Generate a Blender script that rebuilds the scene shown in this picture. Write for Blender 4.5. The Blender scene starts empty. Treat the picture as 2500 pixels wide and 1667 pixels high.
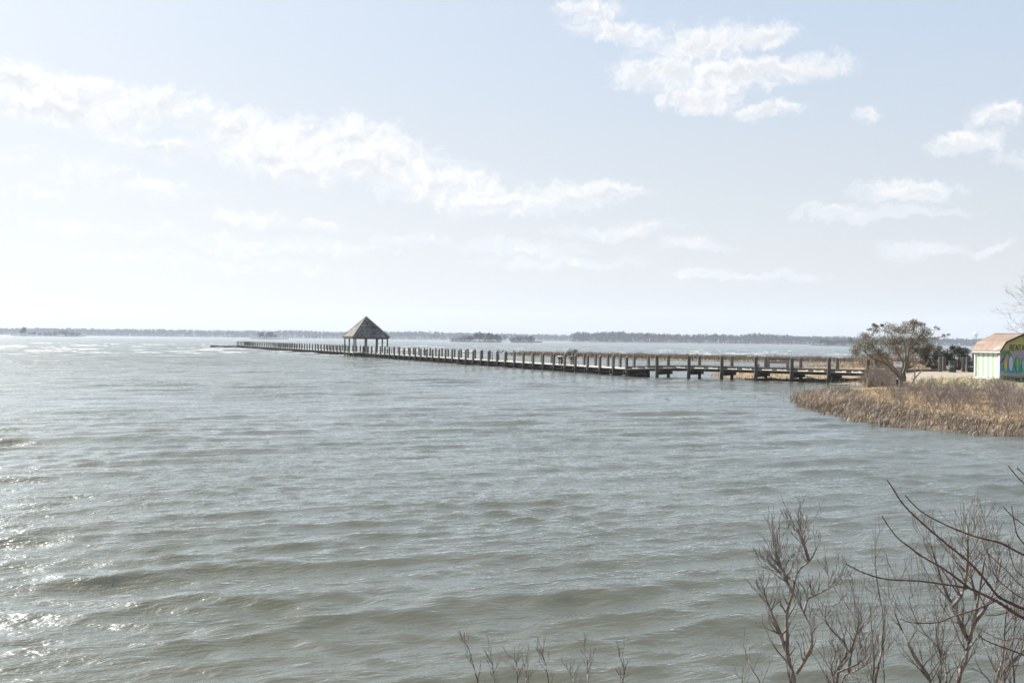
import bpy, math, random
import numpy as np
from mathutils import Vector, Matrix

random.seed(7)
RNG = np.random.default_rng(11)
SC = bpy.context.scene
COL = SC.collection
rad = math.radians

# ------------------------------------------------------------------ camera
EYE = 3.2
cam_d = bpy.data.cameras.new('camera')
cam = bpy.data.objects.new('camera', cam_d)
COL.objects.link(cam)
cam_d.sensor_width = 36.0
cam_d.lens = 35.0
cam_d.clip_start = 0.1
cam_d.clip_end = 30000
cam.location = (0, 0, EYE)
cam.rotation_euler = (Matrix.Rotation(rad(90 - 0.11), 4, 'X') @ Matrix.Rotation(rad(0.657), 4, 'Z')).to_euler()
SC.camera = cam
SC.render.resolution_x, SC.render.resolution_y = 1024, 682

# ------------------------------------------------------------------ sun, sky, exposure
SUN_AZ, SUN_EL = rad(-42), rad(40)
sun_dir = Vector((math.sin(SUN_AZ) * math.cos(SUN_EL), math.cos(SUN_AZ) * math.cos(SUN_EL), math.sin(SUN_EL)))
sl = bpy.data.lights.new('sun', 'SUN')
sl.energy = 5.0
sl.angle = rad(0.53)
sl.color = (1.0, 0.95, 0.87)
so = bpy.data.objects.new('sun', sl)
COL.objects.link(so)
so.location = (-60, 60, 80)
so.rotation_euler = sun_dir.to_track_quat('Z', 'Y').to_euler()

SC.view_settings.view_transform = 'Standard'
SC.view_settings.look = 'None'
SC.view_settings.gamma = 1.0
SC.view_settings.exposure = 1.38
SC.view_settings.use_curve_mapping = False
SC.cycles.use_denoising = True
SC.cycles.denoiser = 'OPENIMAGEDENOISE'
SC.cycles.denoising_input_passes = 'RGB_ALBEDO_NORMAL'
SC.cycles.max_bounces = 5
SC.cycles.diffuse_bounces = 2
SC.cycles.glossy_bounces = 3
SC.cycles.volume_bounces = 0
SC.cycles.transparent_max_bounces = 6
SC.cycles.caustics_reflective = False
SC.cycles.caustics_refractive = False
SC.cycles.sample_clamp_indirect = 3.0
SC.cycles.sample_clamp_direct = 5.0

world = bpy.data.worlds.new('World')
SC.world = world
world.use_nodes = True


class NT:
    """small helper to write node trees"""
    def __init__(self, tree):
        self.t = tree
        tree.nodes.clear()

    def n(self, typ, ins=None, **kw):
        nd = self.t.nodes.new(typ)
        for k, v in kw.items():
            setattr(nd, k, v)
        for k, v in (ins or {}).items():
            s = nd.inputs[k]
            if hasattr(v, 'is_output'):
                self.t.links.new(v, s)
            else:
                s.default_value = v
        return nd

    def m(self, op, a, b=0.0, c=None, clamp=False):
        nd = self.n('ShaderNodeMath', {0: a, 1: b}, operation=op, use_clamp=clamp)
        if c is not None:
            if hasattr(c, 'is_output'):
                self.t.links.new(c, nd.inputs[2])
            else:
                nd.inputs[2].default_value = c
        return nd.outputs[0]

    def v(self, op, a, b=None):
        ins = {0: a}
        if b is not None:
            ins[1] = b
        nd = self.n('ShaderNodeVectorMath', ins, operation=op)
        return nd.outputs['Value'] if op in ('DOT_PRODUCT', 'LENGTH') else nd.outputs[0]

    def mix(self, f, a, b, blend='MIX'):
        nd = self.n('ShaderNodeMix', data_type='RGBA', blend_type=blend)
        for s, val in ((nd.inputs[0], f), (nd.inputs[6], a), (nd.inputs[7], b)):
            if hasattr(val, 'is_output'):
                self.t.links.new(val, s)
            else:
                s.default_value = val
        return nd.outputs[2]

    def ramp(self, x, lo, hi, a=0.0, b=1.0, smooth=True):
        nd = self.n('ShaderNodeMapRange', {0: x, 1: lo, 2: hi, 3: a, 4: b},
                    interpolation_type='SMOOTHSTEP' if smooth else 'LINEAR')
        return nd.outputs[0]

    def noise(self, vec, scale, detail=3.0, rough=0.5, dist=0.0, color=False, dims='3D'):
        nd = self.n('ShaderNodeTexNoise', {'Vector': vec, 'Scale': scale, 'Detail': detail,
                                           'Roughness': rough, 'Distortion': dist}, noise_dimensions=dims)
        return nd.outputs['Color' if color else 0]


def build_sky():
    k = NT(world.node_tree)
    sky = k.n('ShaderNodeTexSky', sky_type='NISHITA', sun_disc=False, sun_elevation=SUN_EL,
              sun_rotation=SUN_AZ, altitude=0.0, air_density=1.0, dust_density=2.2, ozone_density=1.6)
    dirv = k.n('ShaderNodeTexCoord').outputs['Generated']
    sep = k.n('ShaderNodeSeparateXYZ', {0: dirv})
    az = k.m('MULTIPLY', k.m('ARCTAN2', sep.outputs[0], sep.outputs[1]), 57.29578)
    el = k.m('MULTIPLY', k.m('ARCSINE', sep.outputs[2]), 57.29578)
    p = k.n('ShaderNodeCombineXYZ', {0: az, 1: el, 2: 0.0}).outputs[0]
    # wind-torn outlines: warp the coordinates before the cloud bodies are measured
    w1 = k.v('MULTIPLY', k.v('SUBTRACT', k.noise(p, 0.35, 2.0, 0.5, color=True), (0.5, 0.5, 0.5)), (3.4, 1.9, 0.0))
    w2 = k.v('MULTIPLY', k.v('SUBTRACT', k.noise(p, 1.5, 4.0, 0.6, color=True), (0.5, 0.5, 0.5)), (1.7, 1.15, 0.0))
    q = k.v('ADD', k.v('ADD', p, w1), w2)
    # cumulus bodies: azimuth, elevation (degrees), half width, half height
    dense = [(-24, 11.5, 4.2, 1.1), (-13.6, 10.1, 4, 1.1), (-8, 9.5, 4, 1.3), (-27, 12.6, 3.6, 1.25), (-23.2, 12.4, 2.6, 1.2), (-26, 11.4, 4.6, .8), (-19.6, 12.2, 3.0, .95),
             (-15.8, 11.6, 2.9, .95), (-12.7, 10.9, 3.8, 1.4), (-9.3, 11.3, 3.1, 1.3), (-7.0, 10.0, 3.6, 1.4),
             (-11.0, 9.3, 3.6, .95), (-4.0, 8.9, 3.6, 1.2), (-.6, 7.8, 3.9, .95), (3.5, 8.4, 3.1, .8),
             (5.8, 8.3, 2.0, .55), (-19.6, 10.0, 2.8, .6),
             (4.2, 18.2, 1.9, .75), (5.8, 17.2, 3.1, .7), (10.5, 16.3, 3.5, 1.0), (14.5, 16.5, 1.7, .75),
             (8.2, 14.9, 2.9, 1.1), (12.3, 14.7, 3.7, 1.1), (16.3, 14.8, 2.6, .75), (10.5, 13.5, 2.2, .75),
             (14.1, 12.7, 2.6, .6), (19.5, 12.1, 1.0, .52), (25.9, 11.6, 1.4, .75), (24.2, 10.3, 2.1, .66),
             (27.3, 9.6, 1.3, .5), (21.8, 8.1, 2.8, .68), (17.9, 7.4, 2.1, .52)]
    faint = [(-25.2, 8.9, 5.0, .95), (-20.0, 7.9, 3.6, .72), (-27, 7.3, 3.6, .7), (-15, 6.7, 3.0, .6),
             (-11, 6.3, 1.5, .32), (-23, 5.6, 6.0, .5), (-12.6, 5.1, 8.3, .55), (-5.8, 5.7, 2.9, .42),
             (0, 5.3, 4.8, .5), (5.8, 6.3, 4.2, .48), (10.5, 5.5, 2.6, .42), (2.4, 4.4, 6, .42),
             (22.4, 5.0, 3.3, .5), (26, 5.0, 1.4, .33), (-18, 3.9, 9, .4), (13, 3.7, 5, .33), (21, 7.0, 4, .4)]
    r = random.Random(3)
    for i in range(26):                      # the same broken cloud goes on round the rest of the sky
        a = r.uniform(34, 326)
        dense.append((a if a < 180 else a - 360, r.uniform(6, 34), r.uniform(2, 5), r.uniform(.7, 1.5)))

    def field(lst, kk, qq=None):
        qq = q if qq is None else qq
        acc = None
        for a, e, sx, sy in lst:
            d = k.v('MULTIPLY', k.v('SUBTRACT', qq, (a, e, 0)), (1 / sx, 1 / sy, 0))
            d = k.v('LENGTH', d)
            acc = d if acc is None else k.m('SMOOTH_MIN', acc, d, kk)
        return acc
    fd = field(dense, 0.25)
    ff = field(faint, 0.25)
    fine = k.noise(q, 1.1, 7.0, 0.62)
    fine2 = k.noise(k.v('MULTIPLY', q, (0.8, 2.0, 1.0)), 0.9, 5.0, 0.6)
    dd = k.m('ADD', k.m('SUBTRACT', 1.12, fd), k.m('MULTIPLY', k.m('SUBTRACT', fine, 0.5), 1.3))
    df = k.m('ADD', k.m('SUBTRACT', 1.05, ff), k.m('MULTIPLY', k.m('SUBTRACT', fine2, 0.5), 1.7))
    md = k.m('MULTIPLY', k.ramp(dd, -0.10, 0.80), 0.96)
    mf = k.m('MULTIPLY', k.ramp(df, -0.1, 0.8), 0.72)
    cover = k.m('MAXIMUM', md, mf)
    # high thin veil that whitens the low sky
    veil = k.m('ADD', k.ramp(el, -1.0, 17.0, 0.62, 0.0, smooth=False), k.ramp(el, 0.0, 40.0, 0.28, 0.08, smooth=False))
    lum = k.n('ShaderNodeRGBToBW', {0: sky.outputs[0]}).outputs[0]
    # moist air evens the brightness out: compress it, keep the hue of the clear sky
    lev = k.m('MULTIPLY', k.m('POWER', k.m('DIVIDE', k.m('ADD', lum, 2.5), 5.5), 0.36), 4.3)
    clear = k.v('SCALE', sky.outputs[0])
    clear.node.inputs['Scale'].default_value = 1.0
    world.node_tree.links.new(k.m('DIVIDE', lev, k.m('MAXIMUM', lum, 0.05)), clear.node.inputs['Scale'])
    veilc = k.n('ShaderNodeCombineColor', {0: k.m('MULTIPLY', lev, 1.045), 1: k.m('MULTIPLY', lev, 1.025), 2: k.m('MULTIPLY', lev, 1.01)}).outputs[0]
    blue = k.n('ShaderNodeCombineColor', {0: k.m('MULTIPLY', lev, 0.81), 1: k.m('MULTIPLY', lev, 0.99), 2: k.m('MULTIPLY', lev, 1.24)}).outputs[0]
    clear = k.mix(0.6, k.v('MULTIPLY', clear, (0.95, 0.925, 0.84)), blue)
    base = k.mix(veil, clear, veilc)
    # billows: brighter on the side turned to the sun, greyer in the lee and at the base
    lee = k.noise(k.v('ADD', q, (-0.38, 0.42, 0.0)), 1.1, 4.0, 0.55)
    big = k.noise(k.v('ADD', q, (-1.2, 1.2, 0.0)), 0.45, 2.0, 0.5)
    relief = k.m('ADD', k.m('SUBTRACT', fine, lee), k.m('MULTIPLY', k.m('SUBTRACT', 0.5, big), 0.6))
    body = k.ramp(dd, 0.35, 1.2, 1.04, 0.95)
    under = k.m('SUBTRACT', field(dense, 0.25, k.v('ADD', q, (0.3, -0.6, 0.0))), fd)      # leaving the cloud downwards: its base
    relief = k.m('SUBTRACT', relief, k.m('MULTIPLY', under, 0.27))
    tone = k.mix(k.ramp(relief, -0.26, 0.20), (0.86, 0.89, 0.935, 1), (1.07, 1.055, 1.05, 1))
    cw = k.m('MULTIPLY', body, k.m('ADD', k.m('MULTIPLY', lev, 0.25), 4.85))
    cloudc = k.mix(1.0, tone, k.n('ShaderNodeCombineColor', {0: cw, 1: cw, 2: cw}).outputs[0], 'MULTIPLY')
    col = k.mix(cover, base, cloudc)
    bg = k.n('ShaderNodeBackground', {0: col, 1: 0.06})
    k.n('ShaderNodeOutputWorld', {0: bg.outputs[0]})


build_sky()
world.cycles.sampling_method = 'MANUAL'
world.cycles.sample_map_resolution = 512


# ------------------------------------------------------------------ helpers
def material(name, c1, c2=None, scale=4.0, rough=0.8, bump=0.0, bscale=None, stretch=(1, 1, 1), attr=None,
             detail=5.0, spec=0.3, subsurf=None):
    m = bpy.data.materials.new(name)
    m.use_nodes = True
    k = NT(m.node_tree)
    oc = k.n('ShaderNodeTexCoord').outputs['Object']
    vec = k.v('MULTIPLY', oc, stretch)
    col = (*c1, 1)
    if attr:
        a = k.n('ShaderNodeAttribute', attribute_name=attr).outputs['Color']
        col = a
        if c2 is not None:
            nz = k.noise(vec, scale, detail, 0.6)
            f = k.ramp(nz, 0.35, 0.7, 0.72, 1.2)
            col = k.mix(1.0, a, k.n('ShaderNodeCombineColor', {0: f, 1: f, 2: f}).outputs[0], 'MULTIPLY')
    elif c2 is not None:
        nz = k.noise(vec, scale, detail, 0.6)
        col = k.mix(k.ramp(nz, 0.35, 0.68), (*c1, 1), (*c2, 1))
    ins = {'Base Color': col, 'Roughness': rough, 'Specular IOR Level': spec}
    if bump:
        h = k.noise(vec, bscale or scale * 3, 4.0, 0.6)
        b = k.n('ShaderNodeBump', {'Height': h, 'Strength': bump, 'Distance': 0.02})
        ins['Normal'] = b.outputs[0]
    bs = k.n('ShaderNodeBsdfPrincipled', ins)
    k.n('ShaderNodeOutputMaterial', {0: bs.outputs[0]})
    return m


def leaf_material(name):
    """thin leaves and straw: colour from the mesh, some light passes through"""
    m = bpy.data.materials.new(name)
    m.use_nodes = True
    k = NT(m.node_tree)
    a = k.n('ShaderNodeAttribute', attribute_name='Col').outputs['Color']
    d = k.n('ShaderNodeBsdfDiffuse', {0: a})
    t = k.n('ShaderNodeBsdfTranslucent', {0: a})
    g = k.n('ShaderNodeBsdfGlossy', {0: (1, 1, 1, 1), 1: 0.45})
    mx = k.n('ShaderNodeMixShader', {0: 0.32, 1: d.outputs[0], 2: t.outputs[0]})
    mg = k.n('ShaderNodeMixShader', {0: 0.03, 1: mx.outputs[0], 2: g.outputs[0]})
    k.n('ShaderNodeOutputMaterial', {0: mg.outputs[0]})
    return m


def put(o, parent=None, label=None, cat=None, group=None, kind=None):
    COL.objects.link(o)
    if parent is not None:
        o.parent = parent
    if label:
        o['label'] = label
    if cat:
        o['category'] = cat
    if group:
        o['group'] = group
    if kind:
        o['kind'] = kind
    return o


def thing(name, loc, label, cat, rz=0.0, group=None):
    o = bpy.data.objects.new(name, None)
    o.empty_display_size = 0.3
    put(o, None, label, cat, group)
    o.location = loc
    o.rotation_euler = (0, 0, rz)
    return o


class MB:
    """collects shapes and builds one mesh"""
    def __init__(self):
        self.v, self.f, self.c = [], [], []
        self.col = (1, 1, 1)

    def add(self, vs, fs):
        n = len(self.v)
        self.v += [tuple(x) for x in vs]
        self.f += [tuple(i + n for i in f) for f in fs]
        self.c += [self.col] * len(vs)

    def box(self, c, s, rz=0.0, rx=0.0, ry=0.0, bevel=0.0):
        hx, hy, hz = s[0] / 2, s[1] / 2, s[2] / 2
        b = bevel
        if b:
            vs = []
            for zz, ins in ((-hz, b), (-hz + b, 0), (hz - b, 0), (hz, b)):
                x, y = hx - ins, hy - ins
                vs += [(-x, -y, zz), (x, -y, zz), (x, y, zz), (-x, y, zz)]
            fs = [(3, 2, 1, 0), (12, 13, 14, 15)]
            for r in range(3):
                for i in range(4):
                    j = (i + 1) % 4
                    fs.append((r * 4 + i, r * 4 + j, r * 4 + 4 + j, r * 4 + 4 + i))
        else:
            vs = [(x, y, z) for z in (-hz, hz) for x, y in ((-hx, -hy), (hx, -hy), (hx, hy), (-hx, hy))]
            fs = [(3, 2, 1, 0), (4, 5, 6, 7), (0, 1, 5, 4), (1, 2, 6, 5), (2, 3, 7, 6), (3, 0, 4, 7)]
        M = Matrix.Rotation(rz, 3, 'Z') @ Matrix.Rotation(ry, 3, 'Y') @ Matrix.Rotation(rx, 3, 'X')
        self.add([M @ Vector(p) + Vector(c) for p in vs], fs)

    def beam(self, a, b, w, h, up=(0, 0, 1)):
        a, b = Vector(a), Vector(b)
        d = (b - a).normalized()
        s = d.cross(Vector(up))
        s = s.normalized() if s.length > 1e-5 else Vector((1, 0, 0))
        u = s.cross(d)
        vs = [p + s * (w / 2 * i) + u * (h / 2 * j) for p in (a, b) for i, j in ((-1, -1), (1, -1), (1, 1), (-1, 1))]
        self.add(vs, [(0, 1, 2, 3), (7, 6, 5, 4), (0, 4, 5, 1), (1, 5, 6, 2), (2, 6, 7, 3), (3, 7, 4, 0)])

    def tube(self, pts, rr, sides=5, cap=True):
        pts = [Vector(p) for p in pts]
        n = len(pts)
        vs = []
        ref = Vector((0.31, 0.22, 0.92))
        for i, p in enumerate(pts):
            d = (pts[min(i + 1, n - 1)] - pts[max(i - 1, 0)])
            d = d.normalized() if d.length > 1e-9 else Vector((0, 0, 1))
            s = d.cross(ref)
            if s.length < 0.05:
                s = d.cross(Vector((1, 0, 0)))
            s.normalize()
            u = d.cross(s)
            for k in range(sides):
                a = 2 * math.pi * k / sides
                vs.append(p + (s * math.cos(a) + u * math.sin(a)) * rr[i])
        fs = []
        for i in range(n - 1):
            for k in range(sides):
                k2 = (k + 1) % sides
                fs.append((i * sides + k, i * sides + k2, i * sides + sides + k2, i * sides + sides + k))
        if cap:
            fs.append(tuple(range(sides - 1, -1, -1)))
            fs.append(tuple(range((n - 1) * sides, n * sides)))
        self.add(vs, fs)

    def lathe(self, prof, sides=16, c=(0, 0, 0)):
        vs = []
        for r, z in prof:
            for k in range(sides):
                a = 2 * math.pi * k / sides
                vs.append((c[0] + r * math.cos(a), c[1] + r * math.sin(a), c[2] + z))
        fs = []
        for i in range(len(prof) - 1):
            for k in range(sides):
                k2 = (k + 1) % sides
                fs.append((i * sides + k, i * sides + k2, (i + 1) * sides + k2, (i + 1) * sides + k))
        fs.append(tuple(range(sides - 1, -1, -1)))
        fs.append(tuple(range((len(prof) - 1) * sides, len(prof) * sides)))
        self.add(vs, fs)

    def prism(self, poly, y0, y1):
        """polygon in x,z pushed from y0 to y1"""
        n = len(poly)
        vs = [(x, y0, z) for x, z in poly] + [(x, y1, z) for x, z in poly]
        fs = [tuple(range(n)), tuple(range(2 * n - 1, n - 1, -1))]
        for i in range(n):
            j = (i + 1) % n
            fs.append((j, i, n + i, n + j))
        self.add(vs, fs)

    def mesh(self, name, mat, smooth=False, colors=False):
        me = bpy.data.meshes.new(name)
        me.from_pydata(self.v, [], self.f)
        if colors:
            ca = me.color_attributes.new('Col', 'FLOAT_COLOR', 'POINT')
            arr = np.ones((len(self.v), 4), np.float32)
            arr[:, :3] = np.array(self.c, np.float32)
            ca.data.foreach_set('color', arr.ravel())
        me.materials.append(mat)
        if smooth:
            me.polygons.foreach_set('use_smooth', [True] * len(me.polygons))
        me.update()
        return me

    def build(self, name, mat, parent=None, smooth=False, colors=False, **kw):
        return put(bpy.data.objects.new(name, self.mesh(name, mat, smooth, colors)), parent, **kw)


def inst(name, me, parent, loc=(0, 0, 0), rz=0.0, **kw):
    o = bpy.data.objects.new(name, me)
    put(o, parent, **kw)
    o.location = loc
    o.rotation_euler = (0, 0, rz)
    return o


def np_mesh(name, v, f, mat, cols=None, smooth=False):
    """v (N,3), f (M,k)"""
    me = bpy.data.meshes.new(name)
    k = f.shape[1]
    me.vertices.add(len(v))
    me.vertices.foreach_set('co', v.astype(np.float32).ravel())
    me.loops.add(f.size)
    me.loops.foreach_set('vertex_index', f.astype(np.int32).ravel())
    me.polygons.add(len(f))
    me.polygons.foreach_set('loop_start', np.arange(0, f.size, k, dtype=np.int32))
    me.polygons.foreach_set('loop_total', np.full(len(f), k, np.int32))
    if smooth:
        me.polygons.foreach_set('use_smooth', np.ones(len(f), bool))
    if cols is not None:
        ca = me.color_attributes.new('Col', 'FLOAT_COLOR', 'POINT')
        arr = np.ones((len(v), 4), np.float32)
        arr[:, :3] = cols
        ca.data.foreach_set('color', arr.ravel())
    me.materials.append(mat)
    me.update(calc_edges=True)
    me.validate()
    return me


def sstep(a, b, x):
    t = np.clip((x - a) / (b - a), 0, 1)
    return t * t * (3 - 2 * t)


# ------------------------------------------------------------------ water
def water_material():
    m = bpy.data.materials.new('bay_water')
    m.use_nodes = True
    k = NT(m.node_tree)
    geo = k.n('ShaderNodeNewGeometry')
    pos = geo.outputs['Position']
    rot = k.n('ShaderNodeVectorRotate', {'Vector': pos, 'Angle': rad(-24)}, rotation_type='Z_AXIS').outputs[0]
    sx = k.n('ShaderNodeSeparateXYZ', {0: pos})
    dist = k.v('LENGTH', pos)
    # capillary ripple and small chop, real-world scale
    gust = k.noise(k.v('MULTIPLY', pos, (1.0, 0.5, 1.0)), 0.09, 3.0, 0.55)
    n0 = k.noise(k.v('MULTIPLY', rot, (0.6, 1.4, 1.0)), 13.0, 2.0, 0.55)
    n1 = k.noise(k.v('MULTIPLY', rot, (0.42, 1.6, 1.0)), 3.6, 3.0, 0.55)
    n2 = k.noise(k.v('MULTIPLY', rot, (0.38, 1.3, 1.0)), 0.85, 4.0, 0.6, 0.2)
    b0 = k.n('ShaderNodeBump', {'Height': n0, 'Strength': k.ramp(gust, 0.35, 0.65, 0.45, 0.95), 'Distance': 0.027})
    b1 = k.n('ShaderNodeBump', {'Height': n1, 'Strength': k.ramp(gust, 0.3, 0.7, 0.5, 0.9), 'Distance': 0.05, 'Normal': b0.outputs[0]})
    b2 = k.n('ShaderNodeBump', {'Height': n2, 'Strength': k.ramp(dist, 20, 140, 0.1, 0.75), 'Distance': 0.5, 'Normal': b1.outputs[0]})
    # silt: slow patches of browner and greener water
    patch = k.noise(pos, 0.035, 3.0, 0.55)
    silt = k.mix(k.ramp(patch, 0.35, 0.65), (0.049, 0.045, 0.019, 1), (0.063, 0.057, 0.026, 1))
    # whitecaps on the steep crests where the bay is open
    crest = k.n('ShaderNodeAttribute', attribute_name='crest').outputs['Fac']
    f1 = k.noise(k.v('MULTIPLY', rot, (0.6, 0.95, 1.0)), 1.0, 4.0, 0.65, 0.3)
    thr = k.m('ADD', crest, k.m('MULTIPLY', k.m('SUBTRACT', f1, 0.5), 3.0))
    foam = k.m('MULTIPLY', k.ramp(thr, 0.80, 1.5), k.ramp(dist, 75, 260, 0.0, 0.62))
    col = k.mix(foam, silt, (0.78, 0.78, 0.76, 1))
    rough = k.m('ADD', k.ramp(dist, 10, 300, 0.035, 0.10), k.m('MULTIPLY', foam, 0.5))
    # silty water glows from within, so its body is lit as a level sheet; the ripples only shape the reflection
    up = k.n('ShaderNodeCombineXYZ', {0: 0.0, 1: 0.0, 2: 1.0}).outputs[0]
    body = k.n('ShaderNodeBsdfDiffuse', {0: col, 'Normal': k.v('NORMALIZE', k.v('ADD', up, k.v('MULTIPLY', b2.outputs[0], (0.35, 0.35, 0.35))))})
    shine = k.n('ShaderNodeBsdfGlossy', {0: (0.86, 0.94, 1.0, 1), 1: rough, 'Normal': b2.outputs[0]})
    sheen = k.n('ShaderNodeBsdfGlossy', {0: (0.9, 0.96, 1.0, 1), 1: 0.27, 'Normal': b2.outputs[0]})
    shine = k.n('ShaderNodeMixShader', {0: 0.14, 1: shine.outputs[0], 2: sheen.outputs[0]})
    fr = k.n('ShaderNodeFresnel', {0: 2.05, 1: b2.outputs[0]})
    fac = k.m('MULTIPLY', fr.outputs[0], k.m('SUBTRACT', 1.0, k.m('MULTIPLY', foam, 0.8)))
    mx = k.n('ShaderNodeMixShader', {0: fac, 1: body.outputs[0], 2: shine.outputs[0]})
    k.n('ShaderNodeOutputMaterial', {0: mx.outputs[0]})
    return m


def build_water():
    NR, NC, RM = 1400, 620, 3600.0
    step = math.log(RM / 3.5) / NR
    r = np.exp(np.linspace(math.log(3.5), math.log(RM), NR))
    th = np.linspace(rad(-50), rad(50), NC)
    R, T = np.meshgrid(r, th, indexing='ij')
    R = R * (1 + RNG.uniform(-0.3, 0.3, R.shape) * step)
    T = T + RNG.uniform(-0.3, 0.3, R.shape) * (th[1] - th[0])
    X, Y = R * np.sin(T), R * np.cos(T)
    dr = R * step                                    # local row spacing
    Z = np.zeros_like(X)
    DX = np.zeros_like(X)
    DY = np.zeros_like(X)
    STEEP = np.zeros_like(X)
    rg = np.random.default_rng(5)
    # wind chop running towards the near bank and a little to the right; longer waves on the open bay
    main = math.atan2(-math.cos(rad(24)), math.sin(rad(24)))
    lam = np.concatenate([np.geomspace(0.28, 0.8, 46), np.geomspace(0.8, 2.1, 46), np.geomspace(2.1, 4.5, 14), np.geomspace(4.5, 11, 26)])
    group = 0.82 + 0.36 * np.sin(X * 0.16 + 1.3 + 0.8 * np.sin(Y * 0.11)) * np.sin(Y * 0.19 + X * 0.07)
    opn = sstep(70, 200, R)
    mid = 1 + 0.9 * sstep(22, 60, R)                 # less sheltered away from the bank
    for L in lam:
        kk = 2 * math.pi / L
        spread, st = (0.5, 0.029) if L < .8 else ((0.21, 0.031) if L < 2.1 else ((0.2, 0.016) if L < 4.5 else (0.33, 0.021)))
        a = main + rg.normal(0, spread)
        dx, dy = math.cos(a), math.sin(a)
        amp = st / kk * rg.uniform(0.6, 1.3)
        ph = rg.uniform(0, 2 * math.pi)
        w = sstep(1.8, 3.6, L / dr) * (1.0 if L < .8 else (group if L < 2.1 else (group * mid if L < 4.5 else opn)))
        arg = kk * (X * dx + Y * dy) + ph
        s, c = np.sin(arg), np.cos(arg)
        Z += amp * w * c
        DX -= amp * w * 0.65 * dx * s
        DY -= amp * w * 0.65 * dy * s
        if L > 3:
            STEEP += st * w * c
    # calm towards the reed bed and the near bank
    calm = 1 - 0.5 * sstep(6, 22, X) * sstep(26, 40, Y) * (1 - sstep(80, 110, Y))
    V = np.stack([X + DX * calm, Y + DY * calm, Z * calm], -1).reshape(-1, 3)
    i = np.arange(NR - 1)[:, None] * NC + np.arange(NC - 1)[None, :]
    i = i.ravel()
    F = np.stack([i, i + 1, i + NC + 1, i + NC], 1)
    me = np_mesh('water', V, F, water_material(), smooth=True)
    at = me.attributes.new('crest', 'FLOAT', 'POINT')
    at.data.foreach_set('value', (STEEP * calm * 8.0).astype(np.float32).ravel())
    put(bpy.data.objects.new('water', me), kind='structure')


build_water()

# ------------------------------------------------------------------ land
LAND = [(60, 20), (40, 26), (27, 30), (21.5, 32.6), (17.9, 34.6), (16.8, 35.5), (15.7, 37.5), (14.9, 38.4), (14.1, 40.2), (14.3, 45.0),
        (14.8, 50.2), (15.6, 55.0), (17.4, 60.5), (20.2, 66.0), (22.2, 68.2), (24.8, 70.6), (26.4, 74.6), (25.6, 78.8),
        (23.2, 82.0), (20.4, 84.6), (18.2, 88.5), (18.6, 94.5), (24, 101), (33, 112), (48, 124), (66, 135), (70, 150),
        (62, 157), (52, 159), (40, 162), (24, 170), (12, 180), (2, 192), (-2.4, 200), (3, 204), (14, 198), (28, 188),
        (50, 178), (80, 172), (300, 170), (300, 20)]


def sdf(px, py, poly):
    P = np.array(poly, float)
    n = len(P)
    d2 = np.full(px.shape, 1e18)
    ins = np.zeros(px.shape, bool)
    for i in range(n):
        a, b = P[i], P[(i + 1) % n]
        ex, ey = b - a
        t = np.clip(((px - a[0]) * ex + (py - a[1]) * ey) / (ex * ex + ey * ey), 0, 1)
        d2 = np.minimum(d2, (px - a[0] - ex * t) ** 2 + (py - a[1] - ey * t) ** 2)
        c = ((a[1] > py) != (b[1] > py))
        with np.errstate(divide='ignore', invalid='ignore'):
            xi = (b[0] - a[0]) * (py - a[1]) / (b[1] - a[1] + 1e-12) + a[0]
        ins ^= c & (px < xi)
    d = np.sqrt(d2)
    return np.where(ins, d, -d)


def land_h(x, y, sd=None):
    x, y = np.asarray(x, float), np.asarray(y, float)
    if sd is None:
        sd = sdf(x, y, LAND)
    z = np.where(sd > 0, 0.26 * (1 - np.exp(-np.maximum(sd, 0) / 1.3)), np.maximum(sd * 0.4, -0.9))
    up = sstep(56, 80, y) * (1 - sstep(128, 150, y)) * sstep(0.5, 9, sd)
    z = z + 0.72 * up + 0.05 * np.sin(x * 0.9 + 1.7 * np.sin(y * .5)) * np.sin(y * 0.7) * sstep(1, 4, sd)
    return z


def gz(x, y):
    return float(land_h(np.array([x]), np.array([y]))[0])


def ground_material():
    m = bpy.data.materials.new('sandy_ground')
    m.use_nodes = True
    k = NT(m.node_tree)
    a = k.n('ShaderNodeAttribute', attribute_name='Col')
    s = k.n('ShaderNodeSeparateColor', {0: a.outputs['Color']})
    oc = k.n('ShaderNodeTexCoord').outputs['Object']
    n = k.noise(oc, 0.9, 6.0, 0.65)
    n2 = k.noise(oc, 6.0, 5.0, 0.6)
    sand = k.mix(k.ramp(n2, 0.3, 0.7), (0.29, 0.245, 0.195, 1), (0.19, 0.16, 0.125, 1))
    straw = k.mix(k.ramp(n2, 0.3, 0.7), (0.25, 0.185, 0.11, 1), (0.15, 0.108, 0.062, 1))
    lawn = k.mix(k.ramp(n2, 0.35, 0.65), (0.13, 0.13, 0.055, 1), (0.21, 0.175, 0.105, 1))
    j = k.m('SUBTRACT', n, 0.5)
    c = k.mix(k.ramp(k.m('ADD', s.outputs[0], k.m('MULTIPLY', j, 1.0)), 0.4, 0.6), straw, sand)
    c = k.mix(k.ramp(k.m('ADD', s.outputs[1], k.m('MULTIPLY', j, 1.6)), 0.45, 0.62), c, lawn)
    wet = k.mix(s.outputs[2], c, (0.07, 0.055, 0.04, 1))
    b = k.n('ShaderNodeBump', {'Height': n2, 'Strength': 0.5, 'Distance': 0.05})
    bs = k.n('ShaderNodeBsdfPrincipled', {'Base Color': wet, 'Roughness': 0.9, 'Specular IOR Level': 0.2, 'Normal': b.outputs[0]})
    k.n('ShaderNodeOutputMaterial', {0: bs.outputs[0]})
    return m


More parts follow.
